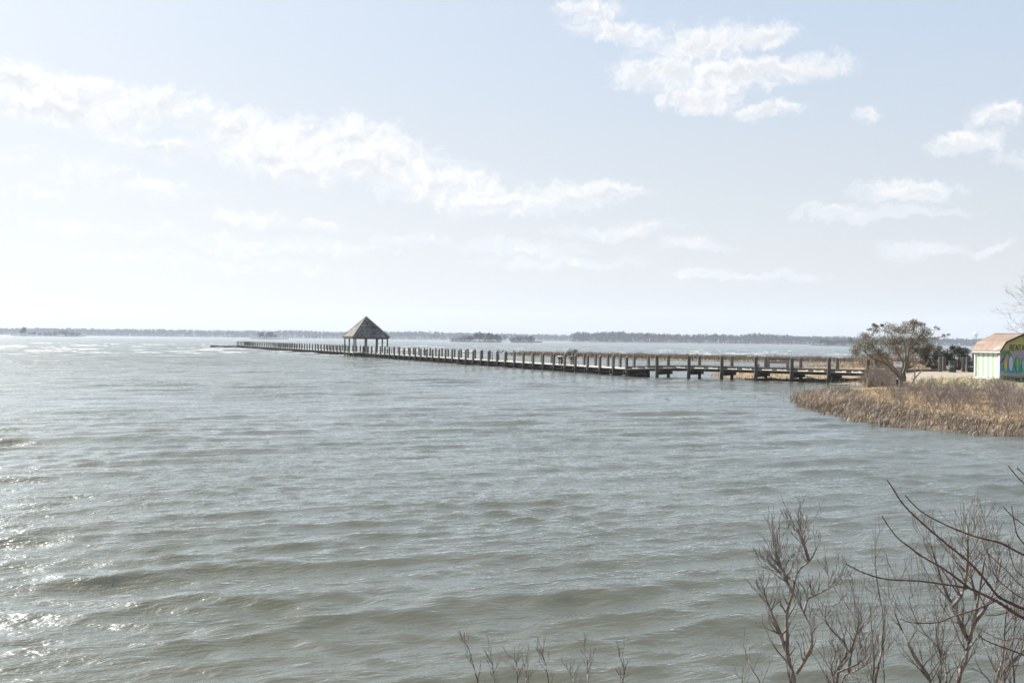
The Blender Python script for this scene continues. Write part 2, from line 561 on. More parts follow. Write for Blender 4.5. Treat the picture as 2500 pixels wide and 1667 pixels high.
def build_land():
    xs = np.concatenate([np.arange(-8, 60, 0.55), np.arange(60, 260, 5.0)])
    ys = np.arange(20, 210, 0.55)
    X, Y = np.meshgrid(xs, ys, indexing='ij')
    sd = sdf(X, Y, LAND)
    Z = land_h(X, Y, sd) + RNG.normal(0, 0.012, X.shape)
    nx, ny = X.shape
    V = np.stack([X, Y, Z], -1).reshape(-1, 3)
    i = (np.arange(nx - 1)[:, None] * ny + np.arange(ny - 1)[None, :]).ravel()
    F = np.stack([i, i + ny, i + ny + 1, i + 1], 1)
    keep = Z.reshape(-1)[F].max(1) > -0.55
    F = F[keep]
    C = np.zeros((nx, ny, 3))
    cove = np.exp(-(((X - 25) / 3.5) ** 2 + ((Y - 77) / 7) ** 2))
    C[..., 0] = np.maximum.reduce([sstep(73.5, 76, Y) * (1 - sstep(84, 88, Y)) * sstep(27, 30, X), cove,
                                   sstep(60, 62, Y) * (1 - sstep(64.5, 66.5, Y)) * sstep(25, 29, X),
                                   0.62 * sstep(60, 64, Y) * (1 - sstep(70, 72, Y)) * sstep(33, 36, X)])
    C[..., 1] = sstep(63.5, 66, Y) * (1 - sstep(73.5, 76, Y)) * sstep(26.5, 28, X) * (1 - .6 * sstep(34, 37, X))
    C[..., 2] = np.maximum((1 - sstep(0.1, 0.8, sd)) * 0.85, (1 - sstep(1.2, 3.4, sd)) * 0.6 * (Y < 64))
    me = np_mesh('ground', V, F, ground_material(), C.reshape(-1, 3), smooth=True)
    put(bpy.data.objects.new('ground', me), kind='structure')
    # the bank the photographer stands on, below the picture
    xs = np.arange(-40, 41, 1.0)
    ys = np.concatenate([[-30, -18, -8, -3], np.arange(0, 10, 0.5)])
    prof = np.interp(ys, [-30, -8, 0, 4, 5, 6, 7, 8.3, 9.6], [1.9, 1.7, 1.55, 1.28, 1.0, 0.7, 0.42, 0.03, -0.7])
    X, Y = np.meshgrid(xs, ys, indexing='ij')
    Z = np.repeat(prof[None, :], len(xs), 0) + 0.04 * np.sin(X * 1.3) * np.cos(Y * 1.1)
    nx, ny = X.shape
    V = np.stack([X, Y, Z], -1).reshape(-1, 3)
    i = (np.arange(nx - 1)[:, None] * ny + np.arange(ny - 1)[None, :]).ravel()
    F = np.stack([i, i + ny, i + ny + 1, i + 1], 1)
    me = np_mesh('bank', V, F, material('bank_soil', (0.16, 0.12, 0.08), (0.26, 0.2, 0.13), 2.0, 0.95), smooth=True)
    put(bpy.data.objects.new('bank', me), kind='structure')


build_land()


def bank_z(y):
    return float(np.interp(y, [-30, -8, 0, 4, 5, 6, 7, 8.3, 9.6], [1.9, 1.7, 1.55, 1.28, 1.0, 0.7, 0.42, 0.03, -0.7]))


# ------------------------------------------------------------------ grass
STRAW = leaf_material('dry_straw')


def blades(base, height, width, lean, palette, bend=0.35, seed=1, wind=(0.35, -0.1)):
    """curved straw blades as two-piece tapering strips"""
    rg = np.random.default_rng(seed)
    n = len(base)
    h = height * rg.uniform(0.55, 1.25, n)
    a = rg.uniform(0, 2 * math.pi, n)
    l = lean * rg.uniform(0.2, 1.0, n)
    d = np.stack([np.cos(a) * l + wind[0] * lean, np.sin(a) * l + wind[1] * lean], 1)
    side = np.stack([-np.sin(a + 0.6), np.cos(a + 0.6)], 1) * (width * rg.uniform(0.6, 1.3, n))[:, None] / 2
    p0 = base
    t1 = 0.55
    p1 = base + np.column_stack([d * (h * t1 * 0.6)[:, None], h * t1])
    p2 = base + np.column_stack([d * h[:, None] * (1 + bend), h * (1 - 0.35 * l)])
    z0 = np.zeros((n, 1))
    sd = np.hstack([side, z0])
    V = np.stack([p0 - sd, p0 + sd, p1 - sd * 0.8, p1 + sd * 0.8, p2], 1).reshape(-1, 3)
    b = np.arange(n) * 5
    F = np.concatenate([np.stack([b, b + 1, b + 3], 1), np.stack([b, b + 3, b + 2], 1), np.stack([b + 2, b + 3, b + 4], 1)])
    pal = np.array(palette)
    c = pal[rg.integers(0, len(pal), n)] * rg.uniform(0.75, 1.25, (n, 1))
    return V, F, np.repeat(c, 5, 0)


def scatter(n, x0, x1, y0, y1, test, seed):
    rg = np.random.default_rng(seed)
    x, y = rg.uniform(x0, x1, n), rg.uniform(y0, y1, n)
    sd = sdf(x, y, LAND)
    k = test(x, y, sd, rg)
    x, y, sd = x[k], y[k], sd[k]
    return np.column_stack([x, y, land_h(x, y, sd) - 0.03]), sd


def clumpy(x, y, s=1.0):
    return 0.5 + 0.25 * np.sin(x * 1.7 * s + 2 * np.sin(y * 1.1 * s)) + 0.25 * np.sin(y * 2.3 * s + 1.5 * np.cos(x * 1.3 * s))


def grass_object(name, sets, label, cat):
    V, F, C, off = [], [], [], 0
    for v, f, c in sets:
        V.append(v); F.append(f + off); C.append(c)
        off += len(v)
    me = np_mesh(name, np.vstack(V), np.vstack(F), STRAW, np.vstack(C))
    put(bpy.data.objects.new(name, me), label=label, cat=cat, kind='stuff')


TAN = [(.23, .165, .095), (.19, .135, .075), (.28, .21, .13), (.15, .108, .063)]
PALE = [(.40, .34, .26), (.33, .27, .20), (.25, .20, .145), (.46, .40, .32)]
DARK = [(.13, .09, .06), (.18, .125, .08), (.22, .16, .10), (.10, .075, .055)]


def build_grass():
    sets = []
    # inland straw, soft and thick
    b, sd = scatter(75000, 14, 42, 33, 63, lambda x, y, s, r: (s > 2.2) & (r.uniform(0, 1, len(x)) < 0.3 + 0.9 * clumpy(x, y)), 1)
    sets.append(blades(b, 0.19, 0.022, 1.1, [(.27, .195, .11), (.22, .155, .085), (.31, .24, .15), (.17, .122, .07)], seed=2))
    # fringe of broken cordgrass along the water
    b, sd = scatter(105000, 12, 32, 28, 62, lambda x, y, s, r: (s > -0.3 - .5 * clumpy(x, y, 2.3) + .35) & (s < 2.2 + 1.6 * clumpy(x, y, .7)) & (r.uniform(0, 1, len(x)) < 0.15 + 0.95 * clumpy(x, y, 1.6)), 3)
    sets.append(blades(b, 0.36, 0.02, 0.95, [(.085, .062, .045), (.12, .088, .062), (.06, .046, .036), (.15, .11, .078)], seed=4))
    k = np.random.default_rng(9).uniform(0, 1, len(b)) < 0.2
    sets.append(blades(b[k], 0.34, 0.016, 1.1, PALE, 0.2, seed=5))
    # tall thin reeds scattered on the point and by the cove
    b, sd = scatter(1500, 14, 27, 44, 72, lambda x, y, s, r: (s > -0.9) & (s < 5) & (r.uniform(0, 1, len(x)) < 0.7), 6)
    sets.append(blades(b, 0.75, 0.014, 0.2, TAN + PALE[:1], seed=7))
    b, sd = scatter(2600, 14, 17.8, 48, 56, lambda x, y, s, r: (s > -0.2), 61)
    sets.append(blades(b, 0.52, 0.025, 0.5, DARK + DARK + PALE, seed=8))
    grass_object('marsh_grass', sets, 'dry tan marsh grass covering the low point by the water', 'grass')

    sets = []
    b, sd = scatter(16000, 17, 40, 76, 112, lambda x, y, s, r: (s > 0.15) & ((y > 87) | (s < 3)) & ((x < 27) | (y > 89)) & (r.uniform(0, 1, len(x)) < 0.25 + 0.8 * clumpy(x, y, .8)), 11)
    sets.append(blades(b, 0.36, 0.035, 0.7, TAN + DARK[1:3], seed=12))
    b, sd = scatter(5000, 26, 42, 62, 76, lambda x, y, s, r: (s > 0.5) & (r.uniform(0, 1, len(x)) < 0.9 * clumpy(x, y, .6)), 13)
    sets.append(blades(b, 0.13, 0.02, 0.5, [(.105, .11, .045), (.15, .135, .065), (.19, .15, .09)], seed=14))
    grass_object('spit_grass', sets, 'pale straw grass on the sandy shore behind the pier', 'grass')

    sets = []
    b, sd = scatter(52000, -4, 75, 152, 206, lambda x, y, s, r: (s > 0.1) & (s < 7), 21)
    sets.append(blades(b, 0.8, 0.06, 0.3, [(.075, .055, .04), (.10, .072, .05), (.06, .045, .036), (.125, .09, .062)], seed=22))
    b, sd = scatter(6000, -4, 75, 152, 206, lambda x, y, s, r: (s > -0.1) & (s < 1.0), 23)
    sets.append(blades(b, 0.3, 0.05, 0.6, TAN, seed=24))
    grass_object('strip_grass', sets, 'dark brown marsh grass on the long strip behind the pier', 'grass')


build_grass()

# ------------------------------------------------------------------ wood and other materials
M = {}
M['pile'] = material('weathered_pile', (0.125, 0.115, 0.098), (0.055, 0.052, 0.044), 3.0, 0.9, 0.5, 18, (3, 3, 0.35))
M['deck'] = material('bleached_deck', (0.60, 0.56, 0.50), (0.40, 0.36, 0.31), 1.2, 0.85, attr='Col')
M['beam'] = material('dark_timber', (0.07, 0.062, 0.052), (0.04, 0.036, 0.031), 2.5, 0.9, 0.4, 14, (1, 1, 1))
M['greywood'] = material('grey_timber', (0.2, 0.18, 0.15), (0.12, 0.11, 0.095), 3.0, 0.9, 0.3, 20)
M['shingle'] = material('cedar_shingle', (1, 1, 1), (1, 1, 1), 1.1, 0.9, 0.3, 25, attr='Col')
M['white'] = material('white_paint', (0.78, 0.77, 0.74), (0.64, 0.62, 0.58), 2.0, 0.6)
M['paleblue'] = material('pale_blue_paint', (0.33, 0.46, 0.58), (0.42, 0.55, 0.66), 3.0, 0.5)
M['black'] = material('dark_paint', (0.025, 0.025, 0.027), (0.05, 0.05, 0.05), 3.0, 0.6)
M['bark'] = material('grey_bark', (0.20, 0.165, 0.13), (0.11, 0.09, 0.072), 9.0, 0.9, 0.6, 30, (1, 1, 0.5))
M['palebark'] = material('bleached_dead_wood', (0.50, 0.42, 0.33), (0.34, 0.27, 0.20), 6.0, 0.85, 0.4, 22)
M['twig'] = material('grey_twig', (0.19, 0.17, 0.155), (0.085, 0.075, 0.069), 12.0, 0.85, 0.3, 60)
M['greytwig'] = material('pale_grey_twig', (0.30, 0.25, 0.215), (0.20, 0.165, 0.14), 3.0, 0.9)
M['redtwig'] = material('dark_reddish_twig', (0.105, 0.062, 0.052), (0.055, 0.038, 0.036), 14.0, 0.75, 0.3, 80)
M['leaf'] = leaf_material('leaf')

# ------------------------------------------------------------------ pier
PD = Vector((-0.4155, 0.9096, 0))          # along the long pier, away from the shore
PN = Vector((0.9096, 0.4155, 0))           # across it, to its far side
P0 = Vector((-1.88, 117.06, 0))            # a point on the near row of posts
BAY, WID = 2.44, 2.25
T0 = -29.6                                  # bend by the shore
NB = 88


def pp(t, n, z):
    return P0 + PD * t + PN * n + Vector((0, 0, z))


def build_pier():
    pier = thing('pier', tuple(pp(T0, 1.1, 0)), 'long grey wooden pier running out across the bay', 'pier')
    org = Vector(pier.location)
    az = math.atan2(PD.y, PD.x)

    def post_mesh(flip, top):
        # sawn square post, its top cut on a slant that rises towards the walkway
        mb = MB()
        hw = 0.105
        z0, z1, z2 = -1.2, top - 0.09, top + 0.06
        lo, hi = (z1, z2) if not flip else (z2, z1)
        vs = [(-hw, -hw, z0), (hw, -hw, z0), (hw, hw, z0), (-hw, hw, z0),
              (-hw, -hw, hi), (hw, -hw, hi), (hw, hw, lo), (-hw, hw, lo)]
        mb.add(vs, [(3, 2, 1, 0), (4, 5, 6, 7), (0, 1, 5, 4), (1, 2, 6, 5), (2, 3, 7, 6), (3, 0, 4, 7)])
        return mb.mesh('pile', M['pile'])
    near = [post_mesh(False, 1.83 + d) for d in (-0.03, 0.0, 0.04)]
    far = [post_mesh(True, 1.83 + d) for d in (-0.04, 0.0, 0.03)]
    cap = MB()
    cap.box((0, 0, 0), (0.10, WID + 0.5, 0.24))
    cap = cap.mesh('cap_beam', M['beam'])
    low = MB()
    low.box((0, 0, 0), (0.09, WID - 0.1, 0.2))
    low = low.mesh('cross_tie', M['beam'])
    joist = MB()
    joist.box((0, 0, 0), (BAY - 0.02, 0.08, 0.15))
    joist = joist.mesh('joist', M['beam'])
    waler = MB()
    waler.box((0, 0, 0), (BAY - 0.02, 0.09, 0.18))
    waler = waler.mesh('waler', M['beam'])
    rg = random.Random(4)
    DZ = 0.66
    gaz = (57.0, 63.5)
    for k in range(NB + 1):
        t = T0 + k * BAY
        for n, ms in ((0.0, near), (WID, far)):
            if gaz[0] < t < gaz[1] and n == 0.0:
                continue
            p = pp(t + rg.uniform(-.05, .05), n + rg.uniform(-.03, .03), rg.uniform(-.03, .03)) - org
            o = inst('pile', rg.choice(ms), pier, p, az + rg.uniform(-.06, .06))
            o.rotation_euler[0] = rg.uniform(-.012, .012)
            o.rotation_euler[1] = rg.uniform(-.012, .012)
        p = pp(t + 0.16, WID / 2, 0.36) - org
        inst('cap_beam', cap, pier, p, az)
        if k < 45:
            inst('cross_tie', low, pier, pp(t - 0.16, WID / 2, 0.14) - org, az)
        if k < NB:
            for n in (0.16, WID - 0.16):
                inst('joist', joist, pier, pp(t + BAY / 2, n, DZ - 0.13) - org, az)
            inst('waler', waler, pier, pp(t + BAY / 2, 0.22, 0.27) - org, az)
    # deck boards laid across
    mb = MB()
    L = NB * BAY + 0.6
    n = int(L / 0.145)
    for i in range(n):
        t = T0 - 0.3 + i * 0.145
        g = rg.uniform(0.75, 1.15)
        mb.col = (0.56 * g, 0.52 * g, 0.46 * g)
        e0, e1 = -0.02 + rg.uniform(-.03, .03), WID + 0.02 + rg.uniform(-.03, .03)
        c = pp(t, (e0 + e1) / 2, DZ - 0.02 + rg.uniform(-.004, .004)) - org
        mb.box(c, (0.136, e1 - e0, 0.05), az)
    o = mb.build('deck_boards', M['deck'], pier, colors=True)
    o['kind'] = 'stuff'
    # low head of the pier at the far end, without posts
    mb = MB()
    for i in range(38):
        t = T0 + NB * BAY + 0.4 + i * 0.145
        mb.col = (.11, .1, .09)
        mb.box(pp(t, -2.1, 0.46) - org, (0.136, 9.2, 0.05), az)
    o = mb.build('landing_boards', M['deck'], pier, colors=True)
    o['kind'] = 'stuff'
    mb = MB()
    for n_ in (-6.4, -4.2, -2.0, 0.3, WID + 0.1):
        mb.beam(pp(T0 + NB * BAY + 0.2, n_, 0.3) - org, pp(T0 + NB * BAY + 6.0, n_, 0.3) - org, 0.12, 0.3)
    mb.build('landing_frame', M['beam'], pier)
    for t_, z_, h_ in ((0.28, 0.28, 0.42), (5.95, 0.3, 0.4)):
        mb = MB()
        mb.beam(pp(T0 + NB * BAY + t_, -6.7, z_) - org, pp(T0 + NB * BAY + t_, WID + 0.3, z_) - org, 0.08, h_)
        mb.build('landing_skirt', M['beam'], pier)
    for i in range(4):
        for n_ in (-6.5, WID + 0.2):
            mb = MB()
            mb.box((0, 0, -0.35), (0.22, 0.22, 1.9), bevel=0.02)
            o = mb.build('pile', M['pile'], pier)
            o.location = pp(T0 + NB * BAY + 0.6 + i * 1.75, n_, 0.0) - org
            o.rotation_euler[2] = az

    # ---- shore section: wider bays, round piles, raised kerb timbers
    A = pp(T0, 0.0, 0)
    B = Vector((27.9, 78.0, 0))
    sd = (B - A).normalized()
    sn = Vector((-sd.y, sd.x, 0))
    ln = (B - A).length
    nb = 7
    bay = ln / nb
    saz = math.atan2(sd.y, sd.x)

    def sp(t, n_, z):
        return A + sd * t + sn * n_ + Vector((0, 0, z)) - org

    def dz(t):
        return 0.68 + 0.22 * min(1, t / 5.0)
    rp = MB()
    rp.lathe([(0.155, -1.3), (0.15, 0.3), (0.142, 1.86), (0.125, 1.89)], 12)
    rp = rp.mesh('pile', M['pile'], smooth=False)
    for k in range(1, nb + 1):
        for n_ in (0.0, WID):
            o = inst('pile', rp, pier, sp(k * bay, n_, rg.uniform(-.03, .03) + 0.012 * k), rg.uniform(0, 3))
            o.rotation_euler[0] = rg.uniform(-.015, .015)
            o.rotation_euler[1] = rg.uniform(-.015, .015)
        if k < nb:
            mb = MB()
            mb.box((0, 0, 0), (0.2, WID + 0.55, 0.3))
            o = mb.build('cap_beam', M['beam'], pier)
            o.location = sp(k * bay + 0.2, WID / 2, dz(k * bay) - 0.42)
            o.rotation_euler[2] = saz
    for k in range(nb):
        t0, t1 = k * bay + 0.02, (k + 1) * bay - 0.02
        for n_ in (0.13, WID / 2, WID - 0.13):
            mb = MB()
            mb.beam(sp(t0, n_, dz(t0) - 0.16), sp(t1, n_, dz(t1) - 0.16), 0.09, 0.2)
            mb.build('joist', M['beam'], pier)
        for n_ in (0.2, WID - 0.2):
            mb = MB()
            mb.beam(sp(t0, n_, dz(t0) + 0.17), sp(t1, n_, dz(t1) + 0.17), 0.15, 0.1)
            mb.build('kerb_timber', M['greywood'], pier)
            for f in (0.07, 0.5, 0.93):
                mb = MB()
                c = t0 + (t1 - t0) * f
                mb.beam(sp(c - .2, n_, dz(c) + 0.06), sp(c + .2, n_, dz(c) + 0.06), 0.14, 0.12)
                mb.build('kerb_block', M['greywood'], pier)
    mb = MB()
    for i in range(int((ln + 1.5) / 0.145)):
        t = i * 0.145 - 0.2
        g = rg.uniform(0.75, 1.15)
        mb.col = (0.52 * g, 0.47 * g, 0.41 * g)
        mb.box(sp(t, WID / 2, dz(max(t, 0)) - 0.03), (0.136, WID + 0.02, 0.05), saz)
    o = mb.build('deck_boards', M['deck'], pier, colors=True)
    o['kind'] = 'stuff'
    # sagging braces under the last bays
    for a, b, c in (((5.15, 0.3, .6), (5.75, 0.3, .22), (5.95, .3, .05)), ((5.98, .3, .08), (6.15, 0.3, .3), (6.0, .3, .62)),
                    ((6.1, .3, .62), (6.3, .3, .4), (6.5, .3, .22))):
        mb = MB()
        mb.tube([sp(a[0] * bay, a[1], a[2]), sp(b[0] * bay, b[1], b[2]), sp(c[0] * bay, c[1], c[2])], [.035, .035, .03], 5)
        mb.build('brace', M['beam'], pier)
    return sp, org, bay, saz, sd, sn, A


SP, ORG, SBAY, SAZ, SDIR, SNRM, SA = build_pier()


def tabled(mb_list, root):
    for nm, mb, mt in mb_list:
        mb.build(nm, M[mt], root)


def build_pier_furniture():
    az = math.atan2(PD.y, PD.x)
    D = 0.668

    def cleaning_table(t, n, label, top, w=1.1):
        r = thing('cleaning_table', tuple(pp(t, n, D)), label, 'table', az, 'fish cleaning tables on the pier')
        mb = MB(); mb.box((0, 0, 0.86), (w, 0.55, 0.05), bevel=0.01)
        mb.build('table_top', M[top], r)
        for x in (-w * .3, w * .3):
            mb = MB(); mb.box((x, 0, 0.415), (0.1, 0.1, 0.83))
            mb.beam((x, -.22, .8), (x, 0, .45), .06, .06)
            mb.beam((x, .22, .8), (x, 0, .45), .06, .06)
            mb.build('leg', M['pile'], r)
    # seat with backboard facing the water
    cleaning_table(-15.6, 0.45, 'pale topped table on the pier nearest the dark marsh bush', 'white', 0.75)
    cleaning_table(-15.8, 1.75, 'taller Y-legged table on the pier beside the dark bush', 'greywood', 0.9)
    cleaning_table(29.7, 1.7, 'slant topped dark table on the pier past the blue sign', 'greywood', 0.9)
    # the pale blue round-headed sign with two white boards
    r = thing('notice_post', tuple(pp(3.1, 1.75, D)), 'pale blue notice board on dark post with white arrow boards', 'sign', 0)
    mb = MB(); mb.box((0, 0, 0.62), (0.11, 0.11, 1.24)); mb.build('post', M['pile'], r)
    mb = MB()
    mb.prism([(-.24, .72), (.16, .72), (.24, .84), (.24, 1.16), (.14, 1.3), (-.16, 1.3), (-.24, 1.16)], -0.095, -0.06)
    mb.build('board', M['paleblue'], r)
    mb = MB()
    mb.box((-.06, -.1, 1.05), (.16, .008, .05)); mb.box((.02, -.1, .96), (.2, .008, .03)); mb.box((-.02, -.1, .88), (.12, .008, .03))
    mb.build('lettering', M['black'], r)
    for z0, z1, x0 in ((1.0, 1.2, -.95), (.74, .76, -.95)):
        mb = MB(); mb.beam((x0, -.07, z0), (-.2, -.07, z1), .03, .13)
        mb.build('arm_board', M['white'], r)
    mb = MB(); mb.box((-.8, 0, .5), (.11, .11, 1.0)); mb.build('post', M['pile'], r)
    mb = MB(); mb.beam((.24, 0, .9), (.62, 0, 1.22), .05, .12); mb.build('brace', M['beam'], r)
    # small signs by the pavilion
    for t, n, lab in ((48.6, 1.95, 'white striped notice post beside the pavilion corner'), (46.3, 1.95, 'white topped notice post two posts before the pavilion'),
                      (40.3, 1.95, 'thin white barred notice post between pier posts')):
        r = thing('notice_post', tuple(pp(t, n, D)), lab, 'sign', 0, 'small notice posts near the pavilion')
        mb = MB(); mb.box((0, 0, 0.55), (0.1, 0.1, 1.1)); mb.build('post', M['pile'], r)
        mb = MB(); mb.box((-.03, -.07, 1.02), (.34, .03, .14)); mb.build('board', M['white'], r)
        mb = MB(); mb.box((-.03, -.07, .8), (.30, .03, .12)); mb.build('board', M['white'], r)
    # bench-like frame on the shore section, far side
    c = ORG + SP(4.35 * SBAY, WID + 0.02, 0.9)
    r = thing('rail_frame', tuple(c), 'dark wooden two-bar rail frame on the shore end of the pier', 'rail', SAZ)
    for x in (-.85, .85):
        mb = MB(); mb.box((x, 0, .46), (.24, .14, 1.16)); mb.build('post', M['greywood'], r)
    mb = MB(); mb.box((0, 0, .93), (1.46, .3, .1)); mb.build('top_rail', M['beam'], r)
    mb = MB(); mb.box((0, 0, .62), (1.46, .06, .16)); mb.build('lower_rail', M['greywood'], r)
    c = ORG + SP(3.72 * SBAY, WID + 0.6, 0.0)
    mb = MB(); mb.lathe([(.09, -1.2), (.085, 1.2), (.06, 1.32), (.02, 1.4)], 8)
    o = mb.build('stake', M['pile'], None, label='thin dark stake in the water behind the shore bays', cat='stake')
    o.location = c


build_pier_furniture()


# ------------------------------------------------------------------ pavilion on the pier
def build_pavilion():
    W = 5.9
    o0 = pp(57.3, -1.2, 0)
    az = math.atan2(PN.y, PN.x)       # local x across the pier, local y away from the camera
    r = thing('pavilion', tuple(o0), 'square pavilion with steep shingled hip roof on the pier', 'pavilion', az)
    pm = MB(); pm.box((0, 0, 1.0), (0.19, 0.19, 4.4)); pm = pm.mesh('post', M['pile'])
    ths = [0, W / 3, 2 * W / 3, W]
    for x in ths:
        for y in (0, W):
            inst('post', pm, r, (x, y, 0))
    for x in (0, W):
        inst('post', pm, r, (x, W / 2, 0))
    # platform
    mb = MB()
    rg = random.Random(2)
    n = int(W / 0.145)
    for i in range(n):
        g = rg.uniform(.75, 1.15)
        mb.col = (.52 * g, .48 * g, .42 * g)
        mb.box((W / 2, 0.02 + (i + .5) * W / n, 0.665), (W + .1, W / n - .01, .05))
    o = mb.build('deck_boards', M['deck'], r, colors=True)
    o['kind'] = 'stuff'
    for x0, y0, x1, y1 in ((0.1, -0.06, 1.35, -0.06), (1.35, -0.06, 2.6, -0.06)):
        for z in (0.12, 0.34, 0.56):
            mb = MB(); mb.beam((x0, y0, z), (x1 - .02, y1, z), .05, .2)
            mb.build('skirt_board', M['beam'], r)
    for y in (0.1, W - .1):
        mb = MB(); mb.beam((0.1, y, .5), (W - .1, y, .5), .1, .26); mb.build('platform_beam', M['beam'], r)
    for x in (0.1, W - .1):
        mb = MB(); mb.beam((x, .17, .5), (x, W - .17, .5), .1, .2); mb.build('platform_beam', M['beam'], r)
    # plates, fascia
    e = 0.28
    zt = 3.12
    for a, b in (((-e, -e), (W + e, -e)), ((W + e, W + e), (-e, W + e))):
        mb = MB(); mb.beam((a[0], a[1], zt + .13), (b[0], b[1], zt + .13), .05, .25); mb.build('fascia', M['greywood'], r)
    for a, b in (((W + e, -e + .03), (W + e, W + e - .03)), ((-e, W + e - .03), (-e, -e + .03))):
        mb = MB(); mb.beam((a[0], a[1], zt + .13), (b[0], b[1], zt + .13), .05, .25); mb.build('fascia', M['greywood'], r)
    for x0, y0, x1, y1 in ((0, 0, W, 0), (0, W, W, W), (0, .1, 0, W - .1), (W, .1, W, W - .1)):
        mb = MB(); mb.beam((x0, y0, zt - .02), (x1, y1, zt - .02), .1, .22); mb.build('plate', M['beam'], r)
    # roof: four pitches of overlapping shingles
    H = 3.5
    hw = W / 2 + e + .06
    zb = zt + .25
    rows = 26
    for side in range(4):
        mb = MB()
        ca, sa = math.cos(side * math.pi / 2), math.sin(side * math.pi / 2)
        slope = math.hypot(hw, H)
        nx, nz = H / slope, hw / slope

        def rp(u, s, lift):
            # u across, s 0..1 up the pitch
            y = -hw * (1 - s) - nx * lift
            z = zb + H * s + nz * lift
            x = u
            return (W / 2 + x * ca - y * sa, W / 2 + x * sa + y * ca, z)
        mb.col = (.1, .095, .09)
        mb.add([rp(-hw, 0, 0), rp(hw, 0, 0), rp(0, 1, 0)], [(0, 1, 2)])
        for i in range(rows):
            s0, s1 = i / rows, min(1, (i + 1.25) / rows)
            half0, half1 = hw * (1 - s0), hw * (1 - s1)
            w = 0.26
            u = -half0 + rg.uniform(-.1, 0)
            while u < half0:
                u1 = min(u + w * rg.uniform(.6, 1.3), half0)
                ua = max(u, -half0)
                if u1 - ua > .02:
                    g = rg.choice([.6, .8, 1, 1.1, 1.35]) * (1.0 if rg.random() > .08 else 1.8)
                    cx = 1.0 - 0.45 * math.exp(-((ua - .5) / .9) ** 2 - ((s0 - .4) / .3) ** 2) if side == 0 else 1.0
                    mb.col = (.175 * g * cx, .158 * g * cx, .14 * g * cx)
                    l0, l1 = .045 + rg.uniform(-.008, .012), .012
                    b0 = max(-half1, min(half1, ua)); b1 = max(-half1, min(half1, u1))
                    mb.add([rp(ua + .006, s0, l0), rp(u1 - .006, s0, l0), rp(b1, s1, l1), rp(b0, s1, l1),
                            rp(ua + .006, s0, 0.005), rp(u1 - .006, s0, 0.005)],
                           [(0, 1, 2, 3), (4, 5, 1, 0), (4, 0, 3), (1, 5, 2)])
                u = u1
        o = mb.build('roof_pitch', M['shingle'], r, colors=True)
        o['kind'] = 'stuff'
    for sx, sy in ((-1, -1), (1, -1), (1, 1), (-1, 1)):
        mb = MB()
        mb.beam((W / 2 + sx * hw, W / 2 + sy * hw, zb + .04), (W / 2, W / 2, zb + H + .06), .16, .05)
        mb.build('hip_cap', M['greywood'], r)


build_pavilion()


